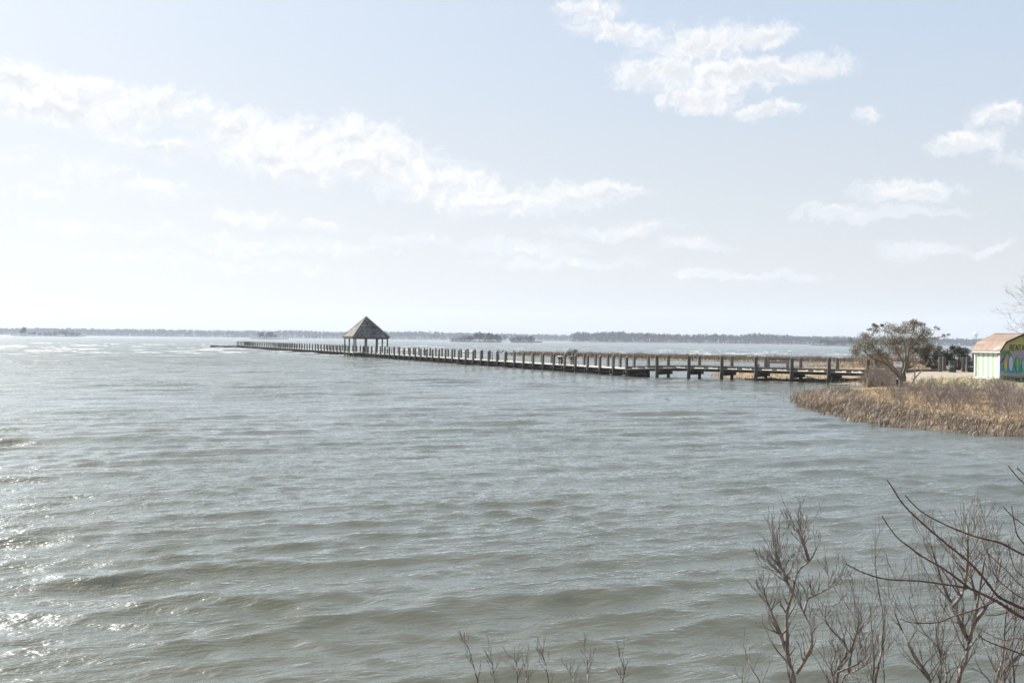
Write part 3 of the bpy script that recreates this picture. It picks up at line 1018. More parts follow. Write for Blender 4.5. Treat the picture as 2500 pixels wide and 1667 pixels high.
# ------------------------------------------------------------------ rental shed
def build_shed():
    rz = rad(18.6)
    W, Dp = 3.94, 2.3
    z0, ze, zm, zr = 0.0, 1.95, 2.55, 3.11
    base = 0.84
    r = thing('rental_shed', (34.3, 70.0, base), 'striped gambrel roofed shed with painted surfboard mural and lettering', 'shed', rz)
    pm = {
        'lime': material('lime_paint', (.42, .40, .11), (.34, .34, .10), 2.0, .7, .2, 12, (8, 1, .3)),
        'brick': material('grey_violet_paint', (.33, .31, .36), (.40, .38, .43), 6.0, .7),
        'teal': material('teal_paint', (.03, .26, .33), (.06, .36, .42), 5.0, .6),
        'hill': material('sage_paint', (.33, .33, .20), (.42, .42, .30), 3.0, .7),
        'grass': material('dune_green_paint', (.08, .13, .05), (.20, .22, .12), 7.0, .7),
        'palm': material('palm_green_paint', (.06, .22, .05), (.10, .30, .08), 6.0, .6),
        'trunk': material('trunk_paint', (.16, .11, .10), (.10, .07, .07), 8.0, .7),
        'yel': material('yellow_paint', (.50, .44, .12), (.42, .36, .10), 5.0, .6),
        'wht': material('pale_board_paint', (.50, .55, .58), (.42, .48, .52), 5.0, .6),
        'grn': material('green_board_paint', (.09, .30, .08), (.13, .38, .12), 5.0, .6),
        'mint': material('mint_board_paint', (.22, .45, .30), (.28, .52, .36), 5.0, .6),
        'line': material('outline_paint', (.06, .045, .04), None, rough=.6),
        's_w': material('stripe_white', (.80, .79, .76), (.70, .69, .66), 3.0, .6),
        's_g': material('stripe_green', (.46, .62, .35), (.41, .56, .31), 3.0, .6),
        's_y': material('stripe_yellow', (.80, .76, .55), (.74, .70, .48), 3.0, .6),
        's_b': material('stripe_blue', (.33, .60, .66), (.30, .55, .60), 3.0, .6),
        'roof': material('tan_shingle', (.33, .25, .20), (.25, .185, .15), 3.0, .9, .4, 20, (1.0, 1.0, 1.0)),
        'trim': M['white'],
        'dark': M['black'],
    }
    prof = [(0, z0), (W, z0), (W, ze), (W - .43, zm), (W / 2, zr), (.43, zm), (0, ze)]
    # gable wall as plain sheathing, mural laid on it board by board
    mb = MB(); mb.prism(prof, 0.02, 0.08)
    mb.build('front_wall', pm['brick'], r)
    mb = MB(); mb.prism(prof, Dp - .06, Dp)
    mb.build('rear_wall', pm['s_w'], r)
    mb = MB(); mb.prism([(.06, ze + .01), (W - .06, ze + .01), (W - .47, zm - .02), (W / 2, zr - .04), (.47, zm - .02)], .008, .018)
    mb.build('mural_gable', pm['lime'], r)
    for i in range(1, 20):
        x = i * .2
        top = np.interp(x, [0, .43, W / 2, W - .43, W], [ze, zm, zr, zm, ze]) - .05
        mb = MB(); mb.box((x, .0135, (z0 + top) / 2), (.012, .012, top - z0))
        mb.build('batten_groove', pm['brick'], r)
    # courses of painted brickwork behind the boards
    mb = MB()
    for j in range(10):
        z = 1.02 + j * .095
        mb.box((W / 2, .0165, z), (W - .1, .006, .012))
    mb.build('mural_brick_lines', pm['trunk'], r)
    mb = MB(); mb.box((W / 2, .012, .70), (W - .06, .012, .56)); mb.build('mural_sea', pm['teal'], r)

    def hill(name, pts, y, mt):
        mb = MB(); mb.prism(pts, y, y + .004); mb.build(name, pm[mt], r)
    hs = [(0.03, .03), (W - .03, .03), (W - .03, .42)]
    hs += [(x, .36 + .10 * math.sin(x * 3.3 + .6) + .05 * math.sin(x * 7)) for x in np.linspace(W - .1, .1, 30)] + [(0.03, .26)]
    hill('mural_dunes', hs, .0005, 'hill')
    gs = [(0.03, .02), (W - .03, .02)]
    for i, x in enumerate(np.linspace(W - .05, .05, 60)):
        gs.append((x, .10 + (.10 if i % 2 else 0) + .05 * math.sin(x * 2.6)))
    hill('mural_dune_grass', gs, -.006, 'grass')

    def board(x, zb_, zt_, w, mt, sharp):
        n = 14
        L, R = [], []
        for i in range(n + 1):
            t = i / n
            ww = w / 2 * (math.sin(math.pi * min(1, t * 1.0)) ** (.75 if sharp else .42))
            L.append((x - ww, zb_ + (zt_ - zb_) * t)); R.append((x + ww, zb_ + (zt_ - zb_) * t))
        poly = R + L[::-1][1:-1]
        big = [(x + (a - x) * 1.16, (zb_ + zt_) / 2 + (b - (zb_ + zt_) / 2) * 1.03) for a, b in poly]
        mb = MB(); mb.prism(big, -.012, -.008); mb.build('mural_outline', pm['line'], r)
        mb = MB(); mb.prism(poly, -.018, -.013); o = mb.build('mural_surfboard', pm[mt], r)
        mb = MB(); mb.box((x, -.0205, (zb_ + zt_) / 2), (.022, .004, (zt_ - zb_) * .9))
        mb.build('stringer_line', pm['wht' if mt != 'wht' else 's_b'], o)
    for x, a, b, w, mt, s in ((.52, .47, 1.44, .30, 'yel', True), (.99, .52, 1.58, .38, 'wht', False), (1.58, .45, 1.64, .40, 'grn', True),
                              (2.2, .50, 1.48, .44, 'mint', False), (2.8, .5, 1.56, .38, 'yel', False), (3.35, .47, 1.5, .34, 'wht', True)):
        board(x, a, b, w, mt, s)
    # palm
    mb = MB(); mb.prism([(.03, 1.12), (.14, 1.26), (.34, 1.50), (.56, 1.86), (.63, 1.84), (.45, 1.44), (.26, 1.18), (.05, 1.0)], -.006, .003)
    mb.build('mural_palm_trunk', pm['trunk'], r)
    cx, cz = .60, 1.88
    for a0, ln_, dr in ((170, .55, .30), (140, .46, .05), (100, .30, .0), (40, .42, .1), (5, .55, .3), (-30, .5, .35), (200, .4, .35)):
        a = rad(a0)
        pts_u, pts_d = [], []
        for i in range(7):
            t = i / 6
            px_ = cx + math.cos(a) * ln_ * t
            pz_ = cz + math.sin(a) * ln_ * t * .6 - dr * t * t
            w = .075 * math.sin(math.pi * min(1, .12 + t * .88))
            pts_u.append((px_, pz_ + w)); pts_d.append((px_, pz_ - w))
        pts = [(max(.05, x), z) for x, z in (pts_d + pts_u[::-1])]
        if math.cos(a) < 0:
            pts = pts[::-1]
        mb = MB(); mb.prism(pts, -.013 - .001 * (a0 % 7), -.007); mb.build('mural_palm_leaf', pm['palm'], r)
    # hand-painted capitals
    G = {'R': [[(0, 0), (0, 1), (.62, .95), (.66, .62), (.05, .5)], [(.25, .5), (.75, 0)]],
         'E': [[(.62, 1), (0, 1), (0, 0), (.65, 0)], [(0, .52), (.5, .52)]],
         'N': [[(0, 0), (.02, 1), (.68, 0), (.7, 1)]],
         'T': [[(-.02, 1), (.72, 1)], [(.35, 1), (.35, 0)]],
         'A': [[(0, 0), (.36, 1), (.74, 0)], [(.14, .36), (.6, .36)]],
         'L': [[(0, 1), (0, 0), (.6, 0)]],
         'S': [[(.62, .9), (.3, 1), (.04, .78), (.3, .53), (.62, .3), (.36, 0), (0, .1)]]}
    for i, ch in enumerate('RENTALS'):
        mb = MB()
        x0 = .90 + i * .272
        for st in G[ch]:
            for a, b in zip(st, st[1:]):
                A_ = Vector((x0 + a[0] * .27, -.012, 2.0 + a[1] * .385)); B_ = Vector((x0 + b[0] * .27, -.012, 2.0 + b[1] * .385))
                d = (B_ - A_).normalized() * .018
                mb.beam(A_ - d, B_ + d, .046, .010 + .0007 * (len(mb.v) // 8 % 5), up=(0, -1, 0))
        mb.build('letter', pm['dark'], r)
    # striped side walls, board by board
    for x, s in ((0.03, -1), (W - .03, 1)):
        y = .09
        i = 0
        pat = [('s_g', .17), ('s_w', .12), ('s_y', .05), ('s_w', .06), ('s_b', .055)]
        while y < Dp - .1:
            mt, w = pat[i % 5]
            w = min(w, Dp - .09 - y)
            mb = MB(); mb.box((x, y + w / 2, ze / 2), (.05, w - .006, ze)); mb.build('striped_board', pm[mt], r)
            y += w
            i += 1
    for x in (-.012, W + .012):
        for y in (.03, Dp - .03):
            mb = MB(); mb.box((x, y, ze / 2 - .02), (.05, .13, ze)); mb.build('corner_trim', pm['trim'], r)
    # roof: lapped shingle courses on four slopes
    ov = .16
    segs = [((-.13, ze - .02), (.40, zm + .05), 8), ((.40, zm + .05), (W / 2, zr + .07), 13)]
    for mir in (0, 1):
        for (xa, za), (xb, zb_), n in segs:
            for i in range(n):
                t0, t1 = i / n, min(1, (i + 1.2) / n)
                p = [(xa + (xb - xa) * t, za + (zb_ - za) * t) for t in (t0, t1)]
                dx, dz_ = (xb - xa), (zb_ - za)
                L = math.hypot(dx, dz_)
                nx, nz = -dz_ / L, dx / L
                q = [(p[0][0], p[0][1]), (p[1][0], p[1][1]), (p[1][0] + nx * .012, p[1][1] + nz * .012), (p[0][0] + nx * .035, p[0][1] + nz * .035)]
                if mir:
                    q = [(W - x, z) for x, z in q][::-1]
                mb = MB(); mb.prism(q, -ov, Dp + ov); mb.build('shingle_course', pm['roof'], r)
    mb = MB(); mb.box((W / 2, Dp / 2, zr + .11), (.26, Dp + 2 * ov + .02, .03)); mb.build('ridge_cap', pm['roof'], r)
    pts = [(-.13, ze - .02), (.40, zm + .05), (W / 2, zr + .07), (W - .40, zm + .05), (W + .13, ze - .02)]
    for y in (-ov - .012, Dp + ov + .012):
        for a, b in zip(pts, pts[1:]):
            mb = MB(); mb.beam((a[0], y, a[1] - .05), (b[0], y, b[1] - .05), .02, .12); mb.build('barge_board', pm['dark'], r)
    for x in (-.12, W + .12):
        mb = MB(); mb.box((x, Dp / 2, ze - .075), (.03, Dp + 2 * ov, .13)); mb.build('eave_board', pm['trim'], r)
    # lamp and flashing at the front corner
    mb = MB(); mb.box((-.12, -.06, ze - .18), (.18, .10, .07)); mb.box((-.22, -.06, ze - .22), (.06, .06, .06)); mb.build('lamp_bracket', pm['dark'], r)
    mb = MB(); mb.beam((-.10, .35, ze + .09), (.08, .12, ze + .28), .16, .015, up=(-1, 0, .7)); mb.build('loose_flashing', pm['trim'], r)
    # skids
    for x in (.02, W / 2, W - .02):
        mb = MB(); mb.box((x, Dp / 2, -.08), (.12, Dp + .04, .14)); mb.build('skid', pm['trim'], r)
    for y in (.15, Dp - .15):
        for x in (.02, W / 2, W - .02):
            mb = MB(); mb.box((x, y, -.25), (.2, .2, .2)); mb.build('footing_block', pm['trim'], r)
    mb = MB(); mb.box((W / 2, .12, -.1), (W - .3, .06, .16)); mb.build('front_sill', pm['dark'], r)
    # broken white boards lying by the corner
    M4 = Matrix.Translation(Vector((34.3, 70, base))) @ Matrix.Rotation(rz, 4, 'Z')
    spec = [(-.25, 1.5, .9, .18, .1), (-.35, .9, 1.3, .16, -.1), (-.15, .35, .9, .14, .6), (-.45, 1.9, .7, .2, .3)]
    labs = ['short white plank lying behind the shed corner', 'long white plank lying along the shed side',
            'white plank angled towards the mural corner of shed', 'white plank end nearest the striped wall back corner']
    for (x, y, l, w, a), lb in zip(spec, labs):
        p = M4 @ Vector((x, y, 0))
        mb = MB(); mb.box((0, 0, .05), (w, l, .05), 0, rad(4), rad(10), bevel=.008)
        o = mb.build('loose_plank', pm['trim'], None, label=lb, cat='plank', group='white planks beside the shed')
        o.location = (p.x, p.y, gz(p.x, p.y) + .03)
        o.rotation_euler = (0, 0, rz + a)


build_shed()


# ------------------------------------------------------------------ posts, barrels, sign, walkway on the sand
def build_yard():
    spots = [(34.95, 81.2, 1.2, 'round wooden post left of the first green barrel, front of its pair'),
             (36.05, 83.0, 1.2, 'round wooden post left of the first green barrel, rear of its pair'),
             (36.85, 81.2, 1.2, 'round wooden post between the two green barrels, front of its pair'),
             (37.65, 82.2, 1.2, 'round wooden post between the two green barrels, rear of its pair'),
             (39.2, 84.5, 1.55, 'tallest wooden post, behind the barrel next to the shed'),
             (32.2, 81.3, 1.35, 'thick wooden post right of the white notice, behind the tree')]
    mb = MB(); mb.lathe([(.15, -.4), (.148, .4), (.14, .97), (.12, 1.0)], 12)
    me = mb.mesh('wooden_post', M['pile'])
    for x, y, h, lb in spots:
        o = inst('wooden_post', me, None, (x, y, gz(x, y)), random.uniform(0, 3), label=lb, cat='post', group='wooden posts on the sand')
        o.scale = (1, 1, h)
    green = material('dark_green_drum', (.018, .035, .030), (.03, .05, .045), 6.0, .45, spec=.5)
    for x, y, lb in ((35.85, 81.0, 'dark green steel barrel standing free between the wooden posts'),
                     (37.4, 81.0, 'dark green steel barrel half hidden by the shed')):
        r = thing('barrel', (x, y, gz(x, y)), lb, 'barrel', 0, 'steel barrels on the sand')
        mb = MB(); mb.lathe([(.285, 0), (.29, .02), (.29, .27), (.305, .285), (.305, .30), (.29, .315), (.29, .57), (.305, .585), (.305, .6), (.29, .615), (.29, .86), (.27, .865), (.27, .5)], 20)
        mb.build('drum', green, r, smooth=False)
        mb = MB(); mb.lathe([(.292, .855), (.31, .86), (.31, .885), (.292, .89), (.27, .885), (.27, .86)], 20); mb.build('rim', green, r)
        mb = MB(); mb.lathe([(.30, .0), (.31, .005), (.31, .03), (.30, .035)], 20); mb.build('base_hoop', green, r)
        mb = MB()
        for a in (3.6, 4.1, 4.5):
            mb.box((math.cos(a) * .296, math.sin(a) * .296, .45), (.05, .02, .09), a + math.pi / 2)
        mb.build('sticker', M['white'], r)
    # notice
    x, y = 31.1, 80.2
    r = thing('notice_board', (x, y, gz(x, y)), 'white notice on a wooden post behind the leafy tree', 'sign', rad(-5))
    mb = MB(); mb.lathe([(.09, -.3), (.088, 1.25), (.07, 1.28)], 10); mb.build('post', M['pile'], r)
    mb = MB(); mb.box((0, -.11, .82), (.66, .03, .42), bevel=.005); mb.build('board', M['white'], r)
    mb = MB()
    for zz, w, n in ((.96, .26, 4), (.89, .5, 8)):
        for i in range(n):
            mb.box((-w / 2 + w * (i + .5) / n, -.129, zz), (w / n * .7, .006, .045))
    mb.build('lettering', M['black'], r)
    # timber walkway edge that continues the pier ashore
    r = thing('boardwalk', (30.0, 80.6, gz(30, 80.6)), 'low grey timber walkway edge behind the tree and posts', 'boardwalk')
    o = Vector(r.location)
    pts = [(28.0, 78.6), (30.5, 80.9), (33.5, 82.6), (36.6, 84.2)]
    for a, b in zip(pts, pts[1:]):
        za, zb_ = .98, .98
        mb = MB(); mb.beam(Vector((a[0], a[1], za)) - o, Vector((b[0], b[1], zb_)) - o, .9, .12); mb.build('walk_section', M['greywood'], r)
        d = Vector((b[0] - a[0], b[1] - a[1], 0)).normalized()
        s = Vector((d.y, -d.x, 0)) * .5
        mb = MB(); mb.beam(Vector((a[0], a[1], za + .08)) + s - o, Vector((b[0], b[1], zb_ + .08)) + s - o, .14, .16); mb.build('kerb_timber', M['greywood'], r)


build_yard()


# ------------------------------------------------------------------ branching
def grow(mb, p, d, ln, r, depth, rg, up=0.25, curl=0.25, sides=4, kids=(2, 4), ratio=0.62, tips=None, spread=0.7, minr=0.0012):
    n = 5
    pts, rr = [p.copy()], [r]
    dd = d.normalized()
    for i in range(n):
        dd = (dd + Vector((rg.gauss(0, curl), rg.gauss(0, curl), rg.gauss(0, curl))) * 0.5 + Vector((0, 0, up * 0.3))).normalized()
        pts.append(pts[-1] + dd * (ln / n))
        rr.append(max(minr, r * (1 - 0.55 * (i + 1) / n)))
    mb.tube(pts, rr, sides, cap=False)
    if depth <= 0:
        if tips is not None:
            tips.append(pts[-1])
        return
    for k in range(rg.randint(*kids)):
        i = rg.randint(2, n) if k else n
        q = pts[i]
        base = (pts[i] - pts[i - 1]).normalized()
        ax = Vector((rg.gauss(0, 1), rg.gauss(0, 1), rg.gauss(0, 1))).normalized()
        nd = (base + base.cross(ax).normalized() * rg.uniform(.35, 1.0) * spread + Vector((0, 0, up))).normalized()
        grow(mb, q, nd, ln * ratio * rg.uniform(.7, 1.2), rr[i] * rg.uniform(.6, .8), depth - 1, rg, up, curl, sides, kids, ratio, tips, spread, minr)


def limb(mb, pts, r0, r1, rg=None, sides=6, knob=0.0, sub=3):
    """smooth limb through given points; returns dense points"""
    P = [Vector(p) for p in pts]
    out = []
    for i in range(len(P) - 1):
        a, b = P[i], P[i + 1]
        pa = P[i - 1] if i else a - (b - a)
        pb = P[i + 2] if i + 2 < len(P) else b + (b - a)
        for j in range(sub):
            t = j / sub
            out.append(0.5 * ((2 * a) + (b - pa) * t + (2 * pa - 5 * a + 4 * b - pb) * t * t + (3 * a - pa - 3 * b + pb) * t ** 3))
    out.append(P[-1])
    n = len(out)
    rr = []
    for i in range(n):
        r = r0 + (r1 - r0) * i / (n - 1)
        if knob and rg and i % 2:
            r *= 1 + knob * rg.random()
        rr.append(r)
    mb.tube(out, rr, sides)
    return out, rr


def leaves(centres, radius, count, size, palette, seed, flat=0.8):
    """leaf-sized faces spread through clump volumes"""
    rg = np.random.default_rng(seed)
    C = np.repeat(np.array(centres), count, 0)
    n = len(C)
    rr = np.repeat(np.array(radius) * np.ones(len(centres)), count)
    d = rg.normal(0, 1, (n, 3))
    d /= np.linalg.norm(d, axis=1, keepdims=True)
    p = C + d * (rr * rg.uniform(0.15, 1.0, n) ** 0.6)[:, None] * np.array([1, 1, flat])
    a = rg.normal(0, 1, (n, 3)); a /= np.linalg.norm(a, axis=1, keepdims=True)
    b = np.cross(a, rg.normal(0, 1, (n, 3))); b /= np.linalg.norm(b, axis=1, keepdims=True)
    s = (size * rg.uniform(.6, 1.4, n))[:, None]
    V = np.stack([p - a * s, p + b * s * .45, p + a * s, p - b * s * .45], 1).reshape(-1, 3)
    i = np.arange(n) * 4
    F = np.stack([i, i + 1, i + 2, i + 3], 1)
    pal = np.array(palette)
    c = pal[rg.integers(0, len(pal), n)] * rg.uniform(.7, 1.3, (n, 1))
    return V, F, np.repeat(c, 4, 0)


# ------------------------------------------------------------------ leafy tree on the point
TX, TY = 25.4, 65.0
TZ = gz(TX, TY)


def build_leafy_tree():
    S = 7.84 * 37.4
    rg = random.Random(12)

    def L(u, v, d=0.0):
        # metres right of the trunk foot, depth, height
        return Vector(((u - 1120) / S, d, (1440 - v) / S))
    t = thing('leafy_tree', (TX, TY, TZ - .05), 'small evergreen tree with several leaning trunks on the grassy point', 'tree')
    mb = MB()
    lim = []
    lim.append(limb(mb, [L(1120, 1460, 0), L(1118, 1340, 0), L(1100, 1230, 0), L(1000, 1120, -.1), L(870, 1010, -.2), L(760, 930, -.2), L(580, 880, -.3), L(430, 760, -.3), L(330, 640, -.2)], .115, .02, rg))
    lim.append(limb(mb, [L(1110, 1240, .05), L(1080, 1110, .2), L(1000, 1000, .35), L(930, 940, .5), L(890, 850, .6), L(780, 740, .7), L(650, 600, .8)], .06, .015, rg))
    lim.append(limb(mb, [L(1170, 1440, .15), L(1160, 1300, .15), L(1180, 1180, .2), L(1220, 1020, .1), L(1250, 850, 0), L(1262, 720, -.1), L(1290, 520, -.2), L(1330, 300, -.2)], .10, .016, rg))
    lim.append(limb(mb, [L(1120, 1260, -.05), L(1115, 1130, -.15), L(1128, 960, -.3), L(1070, 830, -.4), L(1000, 740, -.5), L(900, 560, -.7), L(850, 380, -.6)], .06, .013, rg))
    lim.append(limb(mb, [L(1128, 960, -.3), L(1170, 800, -.4), L(1130, 600, -.5), L(1050, 380, -.4)], .04, .012, rg))
    lim.append(limb(mb, [L(1258, 830, 0), L(1340, 770, .2), L(1450, 680, .4), L(1600, 560, .5), L(1720, 460, .5)], .05, .012, rg))
    lim.append(limb(mb, [L(1265, 700, 0), L(1380, 560, -.3), L(1450, 400, -.5), L(1500, 300, -.6)], .04, .012, rg))
    lim.append(limb(mb, [L(760, 930, -.2), L(640, 790, -.6), L(500, 640, -.7), L(430, 480, -.6)], .04, .012, rg))
    o = mb.build('trunk', M['bark'], t, smooth=True)
    clumps = [(230, 720, .30), (330, 570, .34), (440, 420, .26), (470, 570, .36), (340, 800, .34), (600, 640, .30), (700, 770, .34), (560, 750, .3),
              (740, 310, .24), (690, 230, .12), (820, 470, .32), (930, 240, .28), (960, 400, .32), (1060, 560, .36), (1140, 440, .34), (1180, 300, .24), (1250, 220, .28), (1330, 170, .22),
              (1430, 220, .26), (1500, 330, .28), (1370, 400, .36), (1600, 480, .30), (1640, 610, .30), (1500, 600, .40), (1330, 610, .42),
              (1150, 690, .34), (1010, 690, .30), (1560, 720, .26), (1400, 720, .26), (860, 560, .26), (250, 640, .26), (1260, 320, .3), (430, 690, .26), (800, 800, .26), (1500, 690, .3), (1600, 690, .28), (1250, 560, .34), (1000, 540, .3), (900, 640, .26), (1420, 520, .34), (720, 560, .26), (1110, 330, .24), (1480, 440, .28)]
    spar = [(1750, 500, .25), (1840, 450, .22), (1700, 380, .22), (1760, 270, .14), (1890, 390, .14), (600, 340, .2), (420, 330, .12), (560, 430, .15), (1540, 190, .14), (1740, 640, .2)]
    allp = [q for l in lim for q in l[0][4:]]
    cs, rs = [], []
    mt = MB()
    for lst, cnt in ((clumps, 1), (spar, 0)):
        for u, v, r in lst:
            for rep in range(3 if cnt else 2):
                c = L(u, v, rg.uniform(-1.1, 1.1)) + Vector((rg.uniform(-.1, .1), 0, rg.uniform(-.1, .1)))
                q = min(allp, key=lambda a: (a - c).length + 0.6 * max(0, a.z - c.z))
                mid = (q + c) / 2 + Vector((rg.uniform(-.1, .1), rg.uniform(-.1, .1), -.06))
                mt.tube([q, mid, c], [.018, .012, .005], 4, False)
                for _ in range(5):
                    e = c + Vector((rg.gauss(0, 1), rg.gauss(0, 1), rg.gauss(.3, .8))).normalized() * r * 1.1
                    mt.tube([c, e], [.006, .002], 3, False)
                cs.append(tuple(c)); rs.append(r * (1 if cnt else .8))
    mt.build('twigs', M['bark'], t)
    pal = [(.10, .085, .026), (.13, .10, .032), (.08, .07, .026), (.18, .14, .045), (.15, .10, .045), (.065, .06, .026)]
    n1 = len(clumps) * 3
    a = leaves(cs[:n1], [q * 1.38 for q in rs[:n1]], 230, .030, pal, 3)
    b = leaves(cs[n1:], [q * 1.3 for q in rs[n1:]], 90, .028, pal[2:], 4)
    V = np.vstack([a[0], b[0]]); F = np.vstack([a[1], b[1] + len(a[0])]); C = np.vstack([a[2], b[2]])
    me = np_mesh('crown', V, F, M['leaf'], C)
    put(bpy.data.objects.new('crown', me), t)

    d = thing('dead_tree', (TX + .17, TY - .35, TZ - .05), 'bleached dead forked trunk leaning right of the leafy tree', 'tree')
    off = Vector((.17, 0, 0))
    mb = MB()
    limb(mb, [L(1150, 1475) - off, L(1200, 1430) - off, L(1255, 1385) - off, L(1310, 1290) - off, L(1357, 1215) - off, L(1440, 1130) - off, L(1530, 1000) - off, L(1598, 915) - off, L(1595, 855) - off], .085, .022, rg, 7)
    mb.build('trunk', M['palebark'], d, smooth=True)
    mb = MB()
    limb(mb, [L(1350, 1230) - off, L(1345, 1130) - off, L(1348, 1040) - off, L(1385, 985) - off, L(1345, 915) - off, L(1325, 880) - off], .055, .01, rg, 6)
    limb(mb, [L(1385, 985) - off, L(1395, 870) - off], .025, .008, rg, 5)
    mb.build('limb', M['palebark'], d, smooth=True)
    return L


LT = build_leafy_tree()


# ------------------------------------------------------------------ person sitting behind the tree
def build_person():
    # seated on the foot of the leaning trunk, turned towards the water, dark hooded coat
    px_, py_ = TX + .30, TY + .55
    g = gz(px_, py_)
    bmesh_v = {'pelvis': ((.16, 0, .48), .16), 'waist': ((.17, 0, .66), .155), 'chest': ((.10, 0, .86), .17), 'neck0': ((.02, 0, 1.0), .10),
               'neck': ((-.02, 0, 1.06), .06), 'head0': ((-.045, 0, 1.12), .085), 'head': ((-.055, 0, 1.2), .10), 'head2': ((-.05, 0, 1.27), .075),
               'shl': ((.06, -.17, .95), .075), 'ell': ((.06, -.24, .70), .06), 'wrl': ((-.14, -.18, .60), .042),
               'shr': ((.06, .17, .95), .075), 'elr': ((.06, .24, .70), .06), 'wrr': ((-.14, .16, .60), .042),
               'hpl': ((.10, -.10, .46), .11), 'knl': ((-.30, -.13, .50), .078), 'anl': ((-.27, -.12, .10), .05), 'tol': ((-.42, -.13, .045), .042),
               'hpr': ((.10, .10, .46), .11), 'knr': ((-.28, .14, .49), .078), 'anr': ((-.24, .14, .10), .05), 'tor': ((-.39, .15, .045), .042)}
    names = list(bmesh_v)
    ed = [('pelvis', 'waist'), ('waist', 'chest'), ('chest', 'neck0'), ('neck0', 'neck'), ('neck', 'head0'), ('head0', 'head'), ('head', 'head2'),
          ('chest', 'shl'), ('shl', 'ell'), ('ell', 'wrl'), ('chest', 'shr'), ('shr', 'elr'), ('elr', 'wrr'),
          ('pelvis', 'hpl'), ('hpl', 'knl'), ('knl', 'anl'), ('anl', 'tol'), ('pelvis', 'hpr'), ('hpr', 'knr'), ('knr', 'anr'), ('anr', 'tor')]
    coat = material('dark_coat', (.018, .02, .026), (.03, .032, .04), 8.0, .9)
    skin = material('skin', (.52, .31, .23), (.46, .27, .2), 6.0, .55)
    r = thing('person', (px_, py_, g), 'person in dark coat and dark cap sitting behind the leafy tree', 'person', rad(12))
    me = bpy.data.meshes.new('body')
    me.from_pydata([bmesh_v[n][0] for n in names], [(names.index(a), names.index(b)) for a, b in ed], [])
    me.materials.append(coat)
    o = bpy.data.objects.new('body', me)
    put(o, r)
    sk = o.modifiers.new('skin', 'SKIN')
    sk.use_smooth_shade = True
    for i, n in enumerate(names):
        q = bmesh_v[n][1]
        me.skin_vertices[0].data[i].radius = (q, q)
        me.skin_vertices[0].data[i].use_root = (n == 'pelvis')
    ss = o.modifiers.new('sub', 'SUBSURF')
    ss.levels = ss.render_levels = 2
    # face: brow to chin with nose, eyes, mouth
    mb = MB()
    n, m = 8, 10
    vs, fs = [], []
    for i in range(n + 1):
        for j in range(m + 1):
            a = (j / m - .5) * 2.3
            b = (i / n - .5) * 1.9
            x = -.108 * math.cos(a) * math.cos(b) - .03 * math.exp(-((a / .16) ** 2) - ((b + .05) / .22) ** 2)
            x += .008 * math.exp(-(((abs(a) - .36) / .14) ** 2) - ((b - .12) / .1) ** 2)
            vs.append((x - .055, .096 * math.sin(a) * math.cos(b), 1.185 + .12 * math.sin(b)))
    for i in range(n):
        for j in range(m):
            q = i * (m + 1) + j
            fs.append((q, q + m + 1, q + m + 2, q + 1))
    mb.add(vs, fs)
    mb.build('face', skin, r, smooth=True)
    for s in (-1, 1):
        mb = MB(); mb.lathe([(.002, -.012), (.011, -.004), (.011, .004), (.002, .012)], 8, (-.152, s * .036, 1.2)); mb.build('eye', M['black'], r)
    mb = MB(); mb.box((-.155, 0, 1.125), (.01, .05, .008)); mb.build('mouth', M['black'], r)
    mb = MB()
    mb.lathe([(.118, 1.225), (.122, 1.25), (.112, 1.30), (.075, 1.335), (.02, 1.345)], 14, (-.05, 0, 0))
    mb.box((-.185, 0, 1.235), (.12, .15, .014))
    mb.build('cap', M['black'], r)
    mb = MB()
    mb.lathe([(.13, .98), (.135, 1.02), (.11, 1.08), (.09, 1.09)], 12, (.0, 0, 0)); mb.build('collar', coat, r)
    for s in (-1, 1):
        h = MB()
        w = Vector((-.14, s * .17, .60))
        h.tube([w, w + Vector((-.045, 0, -.01)), w + Vector((-.085, -s * .005, -.03))], [.03, .04, .034], 8)
        for k, (yy, l) in enumerate(((-.027, .062), (-.009, .072), (.009, .068), (.026, .055))):
            a = w + Vector((-.08, yy, -.03))
            h.tube([a, a + Vector((-l * .55, 0, -.012)), a + Vector((-l * .75, 0, -.045))], [.0095, .009, .007], 6)
        a = w + Vector((-.04, -s * .032, -.01))
        h.tube([a, a + Vector((-.03, -s * .022, -.012)), a + Vector((-.055, -s * .018, -.03))], [.011, .0105, .008], 6)
        h.build('hand', skin, r, smooth=True)
    # what they sit on: a short bleached log
    lg = MB()
    lg.tube([(-.1, -.55, .18), (.12, 0, .21), (.2, .55, .19)], [.17, .17, .15], 10)
    o = lg.build('log', M['palebark'], None, label='short log under the seated person behind the tree', cat='log')
    o.location = (px_ + .14, py_, g)


build_person()


# ------------------------------------------------------------------ bushes and bare shrubs on the point
def leafy_bush(name, x, y, rx, h, pal, label, seed, cnt=260, size=.05, clumps=40):
    rg = random.Random(seed)
    t = thing(name, (x, y, gz(x, y)), label, 'bush')
    cs, rs = [], []
    mb = MB()
    for i in range(clumps):
        a = rg.uniform(0, 2 * math.pi)
        v = rg.uniform(0.05, 1)
        q = math.sqrt(max(0, 1 - (v * .95) ** 2.2)) * rg.uniform(.45, 1) * rx
        c = Vector((math.cos(a) * q, math.sin(a) * q, h * (0.12 + .8 * v)))
        cs.append(tuple(c)); rs.append(rg.uniform(.22, .36) * (rx / 1.3))
        mb.tube([(c.x * .1, c.y * .1, 0), (c.x * .55, c.y * .55, c.z * .5), tuple(c)], [.03, .02, .006], 4, False)
    mb.build('stems', M['bark'], t)
    V, F, C = leaves(cs, rs, cnt, size, pal, seed)
    V = V[:, :]
    V[:, 2] = np.maximum(V[:, 2], 0.0)
    put(bpy.data.objects.new('crown', np_mesh('crown', V, F, M['leaf'], C)), t)


